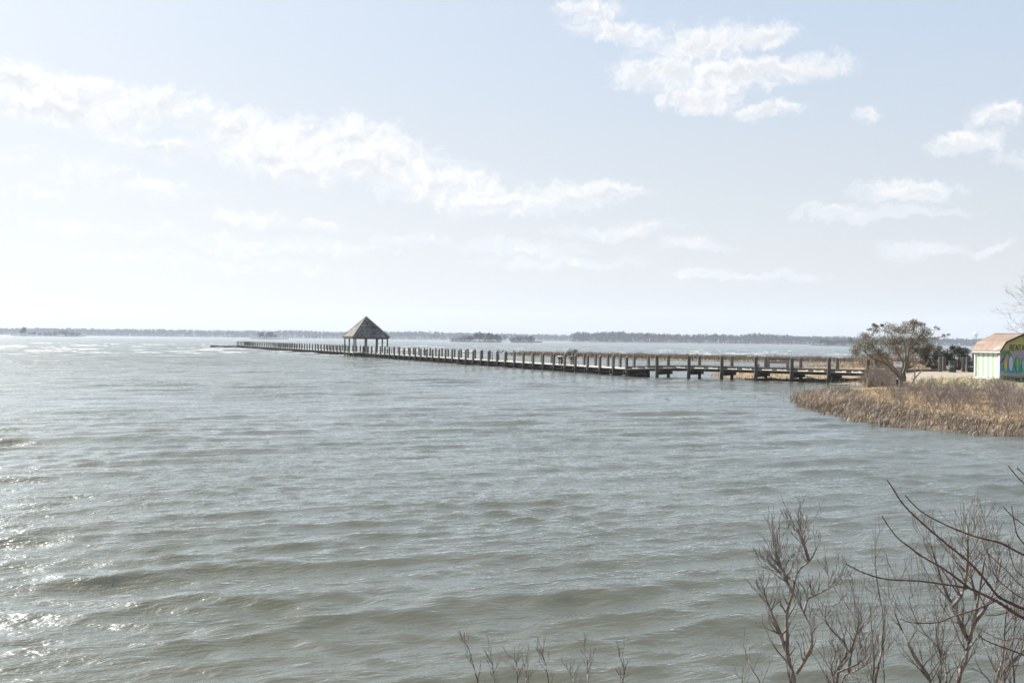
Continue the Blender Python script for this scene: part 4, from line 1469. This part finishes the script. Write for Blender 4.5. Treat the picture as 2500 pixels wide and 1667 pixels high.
DKG = [(.018, .026, .012), (.03, .038, .016), (.022, .03, .02), (.045, .05, .02)]
leafy_bush('evergreen_bush', 39.7, 88.5, 1.35, 2.1, DKG, 'rounded dark evergreen bush behind the green barrels', 21)
leafy_bush('evergreen_bush', 37.4, 88.0, 1.6, 2.2, DKG + [(.07, .06, .03), (.09, .07, .045)], 'ragged dark bush between the tree and the rounded bush', 22)
leafy_bush('tan_bush', 35.4, 89.5, 1.9, 1.9, [(.20, .14, .085), (.26, .19, .12), (.14, .10, .07)], 'tan leafy bush right behind the leafy tree', 23, 120, .045)
leafy_bush('tan_bush', 33.4, 91.0, 1.7, 1.3, [(.22, .155, .095), (.27, .20, .125), (.15, .11, .075)], 'wide tan bush left of the white notice', 24, 110, .05)
leafy_bush('marsh_bush', 11.2, 184.0, 1.5, 1.5, [(.09, .075, .065), (.12, .10, .08), (.07, .06, .055)], 'dark bush standing up from the marsh strip behind the pier', 25, 60, .07, 26)


for _i, (_x, _y, _r, _h) in enumerate(((25.0, 69.7, .75, 1.1), (25.8, 70.3, .85, 1.4), (26.6, 70.9, .85, 1.55), (26.3, 72.3, .85, 1.6), (27.5, 72.8, .9, 1.5), (25.0, 68.3, .55, .75))):
    leafy_bush('tan_bush', _x, _y, _r, _h, [(.17, .135, .10), (.12, .095, .072), (.22, .175, .13), (.15, .12, .10)],
               ('leftmost', 'second from left', 'middle', 'rear left', 'rear right', 'lowest front')[_i] + ' grey-tan bush of the thicket left of the leafy tree', 60 + _i, 75, .03, 30)


def bare_shrub_mesh(seed, h, n, spread):
    rg = random.Random(seed)
    mb = MB()
    for i in range(n):
        a = rg.uniform(0, 2 * math.pi)
        l = rg.uniform(.1, spread)
        d = Vector((math.cos(a) * l, math.sin(a) * l, 1))
        grow(mb, Vector((math.cos(a) * .12, math.sin(a) * .12, -.05)), d, h * rg.uniform(.4, .62), .012, 3, rg, .2, .25, 3, (3, 4), .62, None, .8, .0038)
    return mb.mesh('branches', M['greytwig'])


def build_point_shrubs():
    rg = random.Random(8)
    ms = [bare_shrub_mesh(40 + i, h, 9, s) for i, (h, s) in enumerate(((1.1, .8), (1.3, .7), (.95, 1.0), (1.2, .9)))]
    placed = []
    zones = [(19.5, 32, 40, 58, 60)]
    k = 0
    while k < 52:
        y = rg.uniform(38, 58)
        x = rg.uniform(.365 * y, .56 * y)
        if x < 17.6 or (x < 21 and y > 50) or any((x - a) ** 2 + (y - b) ** 2 < .8 for a, b in placed):
            continue
        if rg.random() > .35 + .65 * float(clumpy(np.array([x]), np.array([y]), .35)[0]):
            continue
        placed.append((x, y))
        t = thing('bare_shrub', (x, y, gz(x, y)), 'leafless grey-brown shrub among the tan grass of the point', 'shrub', rg.uniform(0, 6), 'leafless shrubs on the point')
        o = inst('branches', ms[k % 4], t)
        o.scale = [rg.uniform(.75, 1.15)] * 3
        k += 1
    # the grey-brown thicket left of the tree
    for i, (x, y, s) in enumerate(((24.8, 69.4, .9), (25.4, 69.3, 1.1), (26.0, 70.5, 1.2), (26.4, 69.4, 1.1), (27.0, 70.6, 1.2), (25.9, 72.0, 1.3), (26.9, 72.4, 1.35), (24.4, 68.6, .65), (27.6, 72.2, 1.1), (28.2, 73.8, 1.0), (24.9, 67.8, .75), (25.8, 67.9, .8))):
        t = thing('bare_shrub', (x, y, gz(x, y)), 'leafless tangled shrub in the thicket left of the leafy tree', 'shrub', rg.uniform(0, 6), 'thicket left of the tree')
        o = inst('branches', ms[(i * 3) % 4], t)
        o.scale = (s * 1.05, s * 1.05, s)
    # low shrubs along the marsh strip
    for i in range(26):
        u = rg.uniform(0, 1)
        x = 6 + 46 * u
        y = np.interp(x, [-2, 2, 12, 24, 40, 52, 62], [200, 192, 180, 170, 162, 159, 157]) + rg.uniform(2, 5)
        t = thing('bare_shrub', (x, y, gz(x, y)), 'leafless low shrub on the long marsh strip behind the pier', 'shrub', rg.uniform(0, 6), 'low shrubs on the marsh strip')
        o = inst('branches', ms[i % 4], t)
        o.scale = (1.1, 1.1, rg.uniform(.65, 1.0))


build_point_shrubs()


def build_edge_tree():
    # bare tree behind the shed, mostly outside the picture
    x, y = 46.5, 84.0
    t = thing('bare_tree', (x, y, gz(x, y)), 'tall leafless tree behind the shed, cut by the right edge', 'tree')
    rg = random.Random(31)
    mb = MB()
    limb(mb, [(0, 0, -.2), (.1, 0, 1.5), (0, .1, 3.2), (.15, 0, 5.2), (.3, 0, 8)], .2, .07, rg, 8)
    mb.build('trunk', M['bark'], t, smooth=True)
    mb = MB()
    for z, a, l, u in ((2.6, 3.3, 2.6, .1), (3.0, 2.7, 2.5, .2), (4.2, 3.1, 2.4, .2), (4.8, 3.4, 2.5, .3), (5.6, 2.9, 2.3, .35), (6.2, 3.2, 2.2, .4), (6.6, 1.0, 2.0, .5), (5, 0, 2.4, .3), (3.6, .5, 2.6, .3), (7.4, 3.0, 1.8, .7), (4.4, 5, 2.2, .3), (5.2, 1.8, 2.2, .3), (3.4, 3.6, 2.3, .12)):
        grow(mb, Vector((.1, 0, z)), Vector((math.cos(a), math.sin(a) * .6, u)), l, .05, 4, rg, .06, .2, 4, (2, 4), .62, None, .8, .004)
    mb.build('branches', M['bark'], t)


build_edge_tree()


# ------------------------------------------------------------------ bare shrubs on the near bank
FPX = 2431.0


def W3(px_, py_, d):
    """point on the near bank seen in that direction, d metres ahead"""
    return Vector(((px_ - 1250) / FPX * d, d, EYE - (py_ - (828.8 + .01146 * (px_ - 1250))) / FPX * d))


def near_shrub(label, stems, d, seed, r0, twigs, tl, group=None, up=.35, spread=.8, mat='twig', depth=2, base=None):
    """stems: lists of measured points; twigs grow from them"""
    rg = random.Random(seed)
    foot = W3(stems[0][0][0], stems[0][0][1], d)
    bz = bank_z(d)
    fx = foot.x if base is None else base
    t = thing('bare_shrub', (fx, d, bz), label, 'shrub', 0, group)
    o = Vector((fx, d, bz))
    mb = MB()
    tw = MB()
    for si, st in enumerate(stems):
        dd = d + rg.uniform(-.15, .15) if si else d
        pts = [W3(u, v, dd + rg.uniform(-.12, .12)) - o for u, v in st]
        if st[0][1] >= 1650:
            pts = [Vector((pts[0].x * .35 if abs(pts[0].x) > .02 else 0, rg.uniform(-.03, .03), -.06)), Vector((pts[0].x * .75, pts[0].y * .6, pts[0].z * .5))] + pts
        rs = r0 * (1.0 if si == 0 else rg.uniform(.5, .8))
        P, R = limb(mb, pts, rs, rs * .22, rg, 6, .35, 4)
        for k in range(twigs):
            i = rg.randint(3, len(P) - 1)
            base_d = (P[i] - P[i - 1]).normalized()
            a = Vector((rg.gauss(0, 1), rg.gauss(0, .7), rg.gauss(0, .5)))
            nd = (base_d * .8 + a.normalized() * spread + Vector((0, 0, up))).normalized()
            grow(tw, P[i], nd, tl * rg.uniform(.5, 1.2), max(.0018, R[i] * .5), depth, rg, up * .7, .2, 4, (2, 3), .66, None, .6, .0011)
    mb.build('stem', M[mat], t, smooth=True)
    tw.build('twigs', M[mat], t)['kind'] = 'stuff'
    return t


def C7(*pts):
    return [(1800 + x / 2.766, 1100 + y / 2.766) for x, y in pts]


def C5(*pts):
    return [(1080 + x / 4.356, 1550 + y / 4.356) for x, y in pts]


def build_near_shrubs():
    near_shrub('tall crooked leafless grey shrub rising over the water, lower right', [
        C7((410, 1560), (380, 1440), (360, 1330), (355, 1200), (360, 1080), (395, 960), (410, 870), (440, 800), (510, 740), (560, 640)),
        C7((430, 1500), (490, 1400), (530, 1290), (510, 1180), (470, 1090), (440, 1010)),
        C7((350, 1340), (310, 1220), (260, 1110), (220, 1010), (195, 920)),
        C7((470, 1090), (500, 1000), (560, 970), (640, 930), (680, 900)),
        C7((410, 880), (350, 850), (280, 800), (230, 740)),
        C7((500, 740), (470, 640), (450, 560)),
        C7((395, 960), (340, 860), (300, 740), (260, 620))], 6.5, 3, .0165, 19, .125, depth=2)
    near_shrub('dense low leafless shrub right of the crooked one', [
        C7((700, 1560), (720, 1440), (760, 1380), (750, 1300), (680, 1230), (620, 1150), (620, 1060)),
        C7((740, 1540), (820, 1490), (900, 1440), (970, 1400)),
        C7((680, 1560), (660, 1460), (690, 1360), (640, 1280)),
        C7((780, 1500), (800, 1330), (840, 1180), (840, 1040)),
        C7((700, 1500), (870, 1420), (890, 1330))], 6.8, 5, .013, 17, .17, depth=2)
    near_shrub('slender straight leafless sapling between two bushy shrubs', [
        C7((960, 1560), (985, 1430), (1005, 1300), (1010, 1150), (985, 1000), (960, 860), (948, 720)),
        C7((1020, 1560), (1010, 1400), (1015, 1200), (1020, 1050), (1025, 940)),
        C7((945, 1560), (950, 1400), (930, 1200), (920, 1040))], 6.6, 7, .011, 8, .2, up=.5, spread=.55, depth=1)
    near_shrub('wide leafless shrub with dark slanting stems near the right edge', [
        C7((1330, 1560), (1260, 1440), (1180, 1310), (1130, 1200), (1100, 1130), (1050, 1010)),
        C7((1400, 1560), (1400, 1430), (1380, 1330), (1290, 1230), (1220, 1120), (1180, 1000)),
        C7((1440, 1560), (1420, 1420), (1380, 1300), (1370, 1200), (1420, 1080), (1430, 940))], 6.3, 9, .0125, 18, .2, depth=2)
    near_shrub('thick forked leafless shrub behind the arching dark branches', [
        C7((1520, 1560), (1560, 1430), (1590, 1290), (1620, 1160), (1645, 1020), (1670, 860), (1690, 720)),
        C7((1590, 1290), (1530, 1170), (1480, 1050), (1420, 930), (1370, 780), (1320, 620)),
        C7((1620, 1160), (1700, 1060), (1770, 900), (1800, 740)),
        C7((1480, 1050), (1540, 960), (1570, 820), (1575, 640), (1565, 500)),
        C7((1645, 1020), (1600, 860), (1590, 700))], 6.0, 11, .0175, 16, .18, depth=2)
    near_shrub('leafless shrub in the lower right corner', [
        C7((1820, 1560), (1860, 1460), (1930, 1380), (1990, 1300)),
        C7((1780, 1560), (1820, 1400), (1830, 1200), (1850, 1000)),
        C7((1900, 1560), (1880, 1350), (1900, 1150), (1880, 950))], 5.8, 13, .015, 15, .2, depth=2)
    near_shrub('small thin leafless sapling left of the crooked shrub', [
        C7((180, 1570), (130, 1480), (95, 1400), (65, 1310)), C7((60, 1570), (50, 1500))], 7.0, 15, .006, 8, .14, depth=1)
    sap = [([(420, 510), (395, 420), (375, 340), (345, 240), (310, 120), (285, 40)], 'first leafless sapling from the left along the bottom edge'),
           ([(600, 510), (585, 410), (570, 310), (555, 220), (545, 160)], 'second leafless sapling from the left along the bottom edge'),
           ([(840, 505), (835, 400), (828, 330), (822, 265)], 'third leafless sapling from the left along the bottom edge'),
           ([(930, 510), (938, 450), (932, 395), (915, 340)], 'fourth leafless sapling from the left along the bottom edge'),
           ([(1170, 505), (1155, 400), (1135, 300), (1100, 205)], 'fifth leafless sapling from the left along the bottom edge'),
           ([(1590, 510), (1582, 400), (1580, 280), (1565, 190), (1548, 115)], 'sixth leafless sapling from the left along the bottom edge'),
           ([(1960, 510), (1975, 430), (1972, 340), (1925, 240)], 'rightmost leafless sapling along the bottom edge'),
           ([(1440, 510), (1420, 440), (1390, 370)], 'shortest leafless sapling left of the tall one at the bottom')]
    for i, (st, lb) in enumerate(sap):
        near_shrub(lb, [C5(*st)], 7.4, 50 + i, .0055, 16, .09, 'saplings along the bottom edge', up=.45, spread=.7, mat='redtwig' if i % 2 == 0 else 'twig', depth=1)

    # arching branches of a tree standing just outside the picture
    d = 4.0
    tx, ty = 3.05, 4.1
    t = thing('arching_tree', (tx, ty, bank_z(ty)), 'dark budded branches arching in from the right edge', 'tree')
    o = Vector((tx, ty, bank_z(ty)))
    rg = random.Random(77)
    mb = MB()
    limb(mb, [(0, 0, -.15), (.02, 0, .25), (-.05, 0, .6), (0, .05, 1.2), (.1, 0, 2.0)], .06, .02, rg, 8)
    mb.build('trunk', M['redtwig'], t, smooth=True)
    br = [([(1936, 1120), (1850, 1065), (1780, 1020), (1680, 970), (1590, 930), (1500, 915), (1400, 900), (1250, 880), (1050, 870), (950, 850), (850, 815), (745, 760)], .0105, .0022, 0, .35),
          ([(1936, 1060), (1850, 1020), (1780, 980), (1700, 880), (1640, 810), (1570, 740), (1430, 630), (1300, 520), (1180, 410), (1110, 330), (1060, 250), (1020, 195)], .0095, .0022, .05, .45),
          ([(1936, 695), (1800, 625), (1660, 590), (1540, 550), (1400, 490), (1270, 420), (1190, 350), (1145, 298)], .008, .002, .15, .65),
          ([(1590, 930), (1500, 860), (1400, 790), (1260, 710), (1180, 650), (1100, 590), (1030, 500), (990, 435)], .0055, .0018, 0, None),
          ([(1780, 1005), (1640, 1070), (1490, 1115), (1370, 1160), (1200, 1160), (1125, 1135)], .0045, .0018, 0, None),
          ([(1850, 1090), (1770, 1110), (1700, 1110)], .003, .0015, 0, None),
          ([(1936, 210), (1880, 150), (1838, 100)], .004, .002, .1, .45),
          ([(1936, 490), (1870, 440), (1810, 378)], .004, .002, .12, .4),
          ([(1936, 610), (1890, 500), (1865, 370)], .0045, .002, -.1, .2),
          ([(1936, 1370), (1800, 1320), (1700, 1280), (1650, 1240)], .006, .0022, -.1, .2),
          ([(1936, 990), (1850, 930), (1760, 840), (1700, 660)], .0045, .0018, .1, .3),
          ([(1936, 910), (1850, 820), (1760, 740), (1700, 680)], .004, .0016, -.05, .3),
          ([(1936, 840), (1880, 760), (1840, 600)], .004, .0016, .1, .3),
          ([(1936, 1270), (1820, 1280), (1640, 1195)], .0035, .0016, .1, .25),
          ([(1936, 150), (1915, 130), (1900, 110)], .003, .0016, .05, .5)]
    for pts, r0, r1, dy, tz in br:
        mb = MB()
        P = [W3(u, v, d + dy) - o for u, v in C7(*pts)]
        if tz is not None:
            root = Vector((0.0, 0, tz))
            P = [root.lerp(P[0], q / 7) + Vector((0, 0, .03 * math.sin(math.pi * q / 7))) for q in range(7)] + P
            r0 *= 1.0
        Q, R = limb(mb, P, r0 * .85, r1 * .85, rg, 6, .5, 4)
        for i in range(3, len(Q) - 1, 3):       # buds
            e = Q[i] + Vector((rg.gauss(0, 1), rg.gauss(0, 1), rg.gauss(.3, .6))).normalized() * (R[i] + .006)
            mb.tube([Q[i], e], [R[i] * .7, .0012], 4)
        mb.build('branch', M['redtwig'], t, smooth=True)


build_near_shrubs()


# ------------------------------------------------------------------ far shore
def far_leafmat():
    m = bpy.data.materials.new('far_foliage')
    m.use_nodes = True
    k = NT(m.node_tree)
    a = k.n('ShaderNodeAttribute', attribute_name='Col').outputs['Color']
    d = k.n('ShaderNodeBsdfDiffuse', {0: a})
    k.n('ShaderNodeOutputMaterial', {0: d.outputs[0]})
    return m


FARLEAF = far_leafmat()
PINE = [(.016, .026, .019), (.021, .031, .022), (.013, .022, .018), (.028, .034, .025)]
BARE = [(.050, .046, .045), (.042, .040, .038), (.060, .053, .050)]


def tree_faces(x, y, z, h, w, kind, rg, n):
    """crown as many small faces; returns verts, faces, colours"""
    d = rg.normal(0, 1, (n, 3)); d /= np.linalg.norm(d, axis=1, keepdims=True)
    d *= (rg.uniform(.1, 1, n) ** .5)[:, None]
    if kind == 'pine':
        c = np.array([x, y, z + h * .66]); s = np.array([w, w, h * .34]); pal = np.array(PINE); sz = h * .072
    else:
        c = np.array([x, y, z + h * .52]); s = np.array([w, w, h * .47]); pal = np.array(BARE); sz = h * .085
    p = c + d * s
    a = rg.normal(0, 1, (n, 3)); a /= np.linalg.norm(a, axis=1, keepdims=True)
    b = rg.normal(0, 1, (n, 3)); b -= a * (a * b).sum(1, keepdims=True); b /= np.linalg.norm(b, axis=1, keepdims=True)
    q = (sz * rg.uniform(.6, 1.5, n))[:, None]
    V = np.stack([p - a * q, p + b * q * .8, p + a * q, p - b * q * .7], 1).reshape(-1, 3)
    F = (np.arange(n) * 4)[:, None] + np.arange(4)[None]
    C = np.repeat(pal[rg.integers(0, len(pal), n)] * rg.uniform(.75, 1.25, (n, 1)), 4, 0)
    # trunk: a narrow three-sided shaft
    t = .018 * h
    T = np.array([[x - t, y - t, z - .5], [x + t, y - t, z - .5], [x + t * .5, y - t, z + h * .75], [x - t * .5, y - t, z + h * .75],
                  [x - t, y + t, z - .5], [x + t, y + t, z - .5], [x + t * .5, y + t, z + h * .75], [x - t * .5, y + t, z + h * .75]])
    TF = np.array([[0, 1, 2, 3], [5, 4, 7, 6], [4, 0, 3, 7], [1, 5, 6, 2]])
    TC = np.tile([.085, .07, .055], (8, 1))
    return np.vstack([V, T]), np.vstack([F, TF + len(V)]), np.vstack([C, TC])


def merge(sets):
    V, F, C, o = [], [], [], 0
    for v, f, c in sets:
        V.append(v); F.append(f + o); C.append(c); o += len(v)
    return np.vstack(V), np.vstack(F), np.vstack(C)


def build_far_shore():
    rg = np.random.default_rng(17)
    # skyline measured along the bay: direction (x/y), distance of the tree front, tree height
    T = np.array([-.9, -.514, -.465, -.42, -.35, -.284, -.21, -.185, -.156, -.10, -.041, .02, .058, .062, .10, .128, .152, .169, .20, .226, .247, .26, .288, .32, .35, .39, .432, .473, .514, .9])
    D = np.array([2600, 2600, 2600, 2600, 2600, 2550, 2500, 2500, 2450, 2400, 2400, 2400, 2400, 1800, 1760, 1740, 1740, 1740, 1750, 1760, 1780, 1780, 1800, 1850, 1900, 1900, 1900, 1950, 2000, 2200])
    H = np.array([16, 15.5, 17.5, 17, 17.5, 16, 18, 15, 17.5, 18, 16, 14.5, 14.5, 15, 17, 15.5, 15, 13.5, 15, 13.5, 17, 15.5, 13.5, 14, 14, 13, 12.5, 14, 13, 14])
    sets = []
    for row, (dy, n, cnt) in enumerate(((0, 640, 40), (35, 640, 36), (90, 560, 30), (170, 480, 26))):
        for i in range(n):
            t = -.72 + 1.44 * (i + rg.uniform(0, 1)) / n
            d = np.interp(t, T, D) + dy + rg.uniform(-14, 14)
            h = np.interp(t, T, H) * rg.uniform(.86, 1.05) * (1.2 if row else 1.1)
            kind = 'pine' if rg.uniform() < .68 else 'bare'
            sets.append(tree_faces(t * d, d, .6, h, h * rg.uniform(.22, .36), kind, rg, cnt))
            if row < 2 and rg.uniform() < .9:      # undergrowth closes the gaps between trunks
                sets.append(tree_faces(t * d + rg.uniform(-4, 4), d - 5, .3, h * rg.uniform(.4, .75), h * .34, 'bare' if rg.uniform() < .5 else 'pine', rg, 18))
                sets.append(tree_faces(t * d + rg.uniform(-4, 4), d + 8, .0, h * rg.uniform(.35, .6), h * .4, 'bare', rg, 14))
    for i in range(1300):                       # scrub along the foot of the wood
        t = rg.uniform(-.72, .72)
        d = np.interp(t, T, D) - rg.uniform(6, 22)
        sets.append(tree_faces(t * d, d, .0, rg.uniform(4, 7.5), rg.uniform(3.5, 6), 'bare', rg, 16))
    V, F, C = merge(sets)
    me = np_mesh('far_wood', V, F, FARLEAF, C)
    put(bpy.data.objects.new('far_wood', me), label='hazy wood of pines lining the far shore', cat='wood', kind='stuff')
    # land under the wood with a brown marsh edge
    ts = np.linspace(-.85, .85, 500)
    ds = np.interp(ts, T, D)
    front = ds - 70 - 25 * np.sin(ts * 40) - 18 * np.sin(ts * 97 + 1)
    rows = [(front - 3, -.6), (front + 2, .45), (front + 40, .8), (ds + 20, 1.0), (ds + 700, 1.4)]
    V = np.concatenate([np.stack([ts * r, r, np.full_like(ts, z) + (rg.uniform(-.15, .25, len(ts)) if 0 < i < 3 else 0)], 1) for i, (r, z) in enumerate(rows)])
    n = len(ts)
    i = (np.arange(len(rows) - 1)[:, None] * n + np.arange(n - 1)[None]).ravel()
    F = np.stack([i, i + 1, i + n + 1, i + n], 1)
    me = np_mesh('far_shore', V, F, material('marsh_edge', (.19, .135, .10), (.13, .10, .08), .02, .95))
    put(bpy.data.objects.new('far_shore', me), kind='structure')
    # straw on that edge
    m2 = 9000
    tt = rg.uniform(-.75, .75, m2)
    rr = np.interp(tt, ts, front) + rg.uniform(0, 45, m2)
    b = np.column_stack([tt * rr, rr, np.full(m2, .3)])
    V, F, C = blades(b, 1.3, 1.6, .4, [(.19, .13, .09), (.15, .11, .08), (.24, .17, .12)], seed=33)
    me = np_mesh('far_marsh_grass', V, F, STRAW, C)
    put(bpy.data.objects.new('far_marsh_grass', me), label='brown marsh grass along the foot of the far wood', cat='grass', kind='stuff')

    # ---- wooded islets standing off the far shore
    def islet(t0, t1, d, label):
        xs = np.linspace(t0 * d, t1 * d, 24)
        u = np.linspace(0, 1, 24)
        hh = 1.0 * np.sin(math.pi * u) ** .5
        V = np.concatenate([np.stack([xs, np.full(24, d - 12 * np.sin(math.pi * u).mean()) - 8 * np.sin(math.pi * u), np.full(24, -.4)], 1),
                            np.stack([xs, np.full(24, d), hh * .9], 1), np.stack([xs, np.full(24, d + 26), np.full(24, -.4)], 1)])
        ii = (np.arange(2)[:, None] * 24 + np.arange(23)[None]).ravel()
        F = np.stack([ii, ii + 1, ii + 25, ii + 24], 1)
        me = np_mesh('islet', V, F, bpy.data.materials['marsh_edge'])
        put(bpy.data.objects.new('islet', me), kind='structure')
        b = np.column_stack([rg.uniform(t0 * d, t1 * d, 900), d - 4 + rg.uniform(-4, 10, 900), np.full(900, .3)])
        V, F, C = blades(b, 1.1, .9, .4, [(.15, .105, .08), (.12, .09, .07)], seed=34)
        me = np_mesh('islet_grass', V, F, STRAW, C)
        put(bpy.data.objects.new('islet_grass', me), label=label, cat='grass', kind='stuff')

    def one(name, px_, d, h, w, kind, label, n=160, group=None, flat=None, z=.5):
        x = (px_ - 1250) / FPX * d
        V, F, C = tree_faces(0, 0, 0, h, w, kind, rg, n)
        t = thing(name, (x, d, z), label, 'tree' if 'tree' in name else 'shrub', 0, group)
        k = len(F) - 4
        put(bpy.data.objects.new('crown', np_mesh('crown', V[:k * 4], F[:k], FARLEAF, C[:k * 4])), t)
        put(bpy.data.objects.new('trunk', np_mesh('trunk', V[k * 4:], F[k:] - k * 4, FARLEAF, C[k * 4:])), t)
    d = 1500
    islet(-.502, -.428, d, 'brown grass on the islet at the far left')
    one('pine_tree', 58, d, 13.5, 3.6, 'pine', 'lone tall pine on the islet at the far left', 150)
    one('pine_tree', 54, d + 4, 9.5, 4.5, 'pine', 'shorter bushy pine under the lone tall pine', 120)
    for px_, h, w in ((72, 5.5, 4), (84, 6.5, 3.5), (97, 5, 4), (110, 6, 4), (122, 6.5, 4), (136, 8, 4.5), (150, 8.8, 5), (161, 9, 5.5), (173, 8.5, 5.5), (184, 7, 5), (192, 5, 4)):
        one('bare_shrub', px_, d + rg.uniform(-3, 6), h, w, 'bare' if px_ % 3 else 'pine', 'dark thicket shrub on the islet at the far left', 110, 'thicket on the left islet')
    d = 1450
    islet(-.262, -.225, d, 'brown grass under the two round trees left of the pavilion')
    one('round_tree', 637, d, 11, 5, 'pine', 'left round tree of the pair on the islet left of the pavilion', 240, z=-1)
    one('round_tree', 659, d, 11.5, 5.5, 'pine', 'right round tree of the pair on the islet left of the pavilion', 240, z=-1)
    one('bare_shrub', 648, d - 3, 6, 4, 'bare', 'small shrub between the two round trees', 120)
    one('bare_shrub', 672, d, 6, 4, 'pine', 'low shrub right of the two round trees', 120)
    one('bare_shrub', 572, d, 3, 2, 'pine', 'tiny dark shrub left of the two round trees', 60)
    one('bare_shrub', 770, d, 5, 4, 'pine', 'small dark shrub on the marsh left of the pavilion', 100)
    d = 1150
    islet(-.062, -.010, d, 'brown grass on the large islet right of the pavilion')
    for px_, h, w, kd, lb in ((1170, 12.5, 6.5, 'pine', 'tallest dense evergreen on the large islet'), (1195, 11.5, 6, 'pine', 'second evergreen right of the tallest on the large islet'),
                              (1212, 10, 5, 'pine', 'right end evergreen on the large islet'), (1150, 8, 6, 'pine', 'lower evergreen left of the tallest on the large islet')):
        one('evergreen_tree', px_, d + rg.uniform(0, 8), h, w, kd, lb, 300, z=-1)
    for px_, h, w in ((1108, 4, 4), (1120, 5.5, 5), (1132, 6.5, 5), (1143, 7, 5), (1185, 7, 6), (1200, 6.5, 5.5), (1219, 6.5, 4)):
        one('bare_shrub', px_, d - 4, h, w, 'bare', 'grey-brown leafless shrub on the large islet', 150, 'shrubs on the large islet')
    islet(-.001, .030, d, 'brown grass on the small islet right of the large one')
    for px_, h, w in ((1249, 5, 4), (1258, 6, 4.5), (1268, 6.8, 5), (1279, 7.2, 5), (1290, 6.6, 4.5), (1299, 5.5, 4)):
        one('bare_shrub', px_, d, h, w, 'bare', 'grey-brown leafless shrub on the small islet', 150, 'shrubs on the small islet')
    one('pine_tree', 1233, d + 30, 8.5, 3, 'pine', 'thin pine standing between the two islets', 50)
    one('pine_tree', 1296, d, 7.5, 2.6, 'pine', 'small dark pine at the right end of the small islet', 120)
    d = 1250
    islet(.30, .345, d, 'brown grass on the islet left of the leafy tree')
    for px_, h, w in ((2003, 6, 4), (2013, 7.5, 5), (2024, 7.5, 5), (2036, 7, 5), (2049, 7.5, 5), (2062, 7, 5), (2075, 7, 5), (2088, 7.5, 5)):
        one('bare_shrub', px_, d, h, w, 'pine' if px_ % 2 else 'bare', 'dark shrub on the islet left of the leafy tree', 140, 'shrubs on the right islet')
    one('pine_tree', 2077, d + 20, 11, 4, 'pine', 'flat topped pine on the islet left of the leafy tree', 160)

    # ---- far landmarks
    for px_, d, wd, lb in ((1065, 2280, 16, 'low pale house on the far shore right of the pavilion'), (1316, 2280, 12, 'small pale house on the far shore right of the islets')):
        x = (px_ - 1250) / FPX * d
        r = thing('house', (x, d, .6), lb, 'house')
        mb = MB(); mb.box((0, 0, 1.6), (wd, 8, 3.2)); mb.build('wall', M['white'], r)
        mb = MB(); mb.prism([(-wd / 2 - .5, 3.2), (wd / 2 + .5, 3.2), (wd / 2 - 2.5, 5.2), (-wd / 2 + 2.5, 5.2)], -4.5, 4.5); mb.build('roof', M['greywood'], r)
        mb = MB(); mb.box((wd * .3, -1, 2), (wd * .25, 10, 2.6)); mb.build('porch', M['white'], r)
        for i in (-.3, -.05):
            mb = MB(); mb.box((wd * i, -4.03, 1.8), (1.4, .06, 1.3)); mb.build('window', M['black'], r)
    d = 3000
    x = (2382 - 1250) / FPX * d
    r = thing('water_tower', (x, d, 0), 'white bulb shaped water tower beyond the wood', 'tower')
    mb = MB(); mb.lathe([(4, 0), (2, 4), (1.5, 10), (1.5, 24), (2.4, 27)], 16); mb.build('stem', M['white'], r, smooth=True)
    mb = MB(); mb.lathe([(2.2, 26.5), (4.5, 29), (6.4, 32), (7.0, 35), (6.5, 38), (4.6, 40.2), (2, 41.2), (.2, 41.4)], 24); mb.build('tank', M['white'], r, smooth=True)
    steel = material('mast_steel', (.42, .38, .38), (.5, .3, .28), .05, .6)
    for px_, d, h, lb in ((142, 3600, 96, 'thin radio mast rising behind the far left wood'), (2046, 3600, 84, 'thin radio mast rising left of the leafy tree')):
        x = (px_ - 1250) / FPX * d
        r = thing('radio_mast', (x, d, 0), lb, 'mast')
        for a in range(3):
            mb = MB()
            ca, sa = math.cos(a * 2.094) * .5, math.sin(a * 2.094) * .5
            mb.tube([(ca, sa, 0), (ca, sa, h)], [.11, .09], 4)
            mb.build('leg', steel, r)
        mb = MB()
        for i in range(int(h / 3)):
            for a in range(3):
                c0, c1 = a * 2.094, (a + 1) * 2.094
                mb.tube([(math.cos(c0) * .5, math.sin(c0) * .5, i * 3), (math.cos(c1) * .5, math.sin(c1) * .5, i * 3 + 3)], [.05, .05], 3)
        mb.build('lattice', steel, r)
        mb = MB(); mb.tube([(0, 0, h), (0, 0, h + 4)], [.08, .04], 4); mb.build('aerial', steel, r)


build_far_shore()


# ------------------------------------------------------------------ sea haze
def build_haze():
    mb = MB()
    mb.box((0, 1800, 51), (8000, 3900, 108))
    m = bpy.data.materials.new('sea_haze')
    m.use_nodes = True
    k = NT(m.node_tree)
    v = k.n('ShaderNodeVolumePrincipled', {'Color': (0.74, 0.85, 1.0, 1), 'Density': 0.00016, 'Anisotropy': 0.1})
    k.n('ShaderNodeOutputMaterial', {'Volume': v.outputs[0]})
    o = mb.build('haze', m, None, kind='stuff', label='thin pale sea haze lying over the whole bay', cat='haze')
    return o


build_haze()
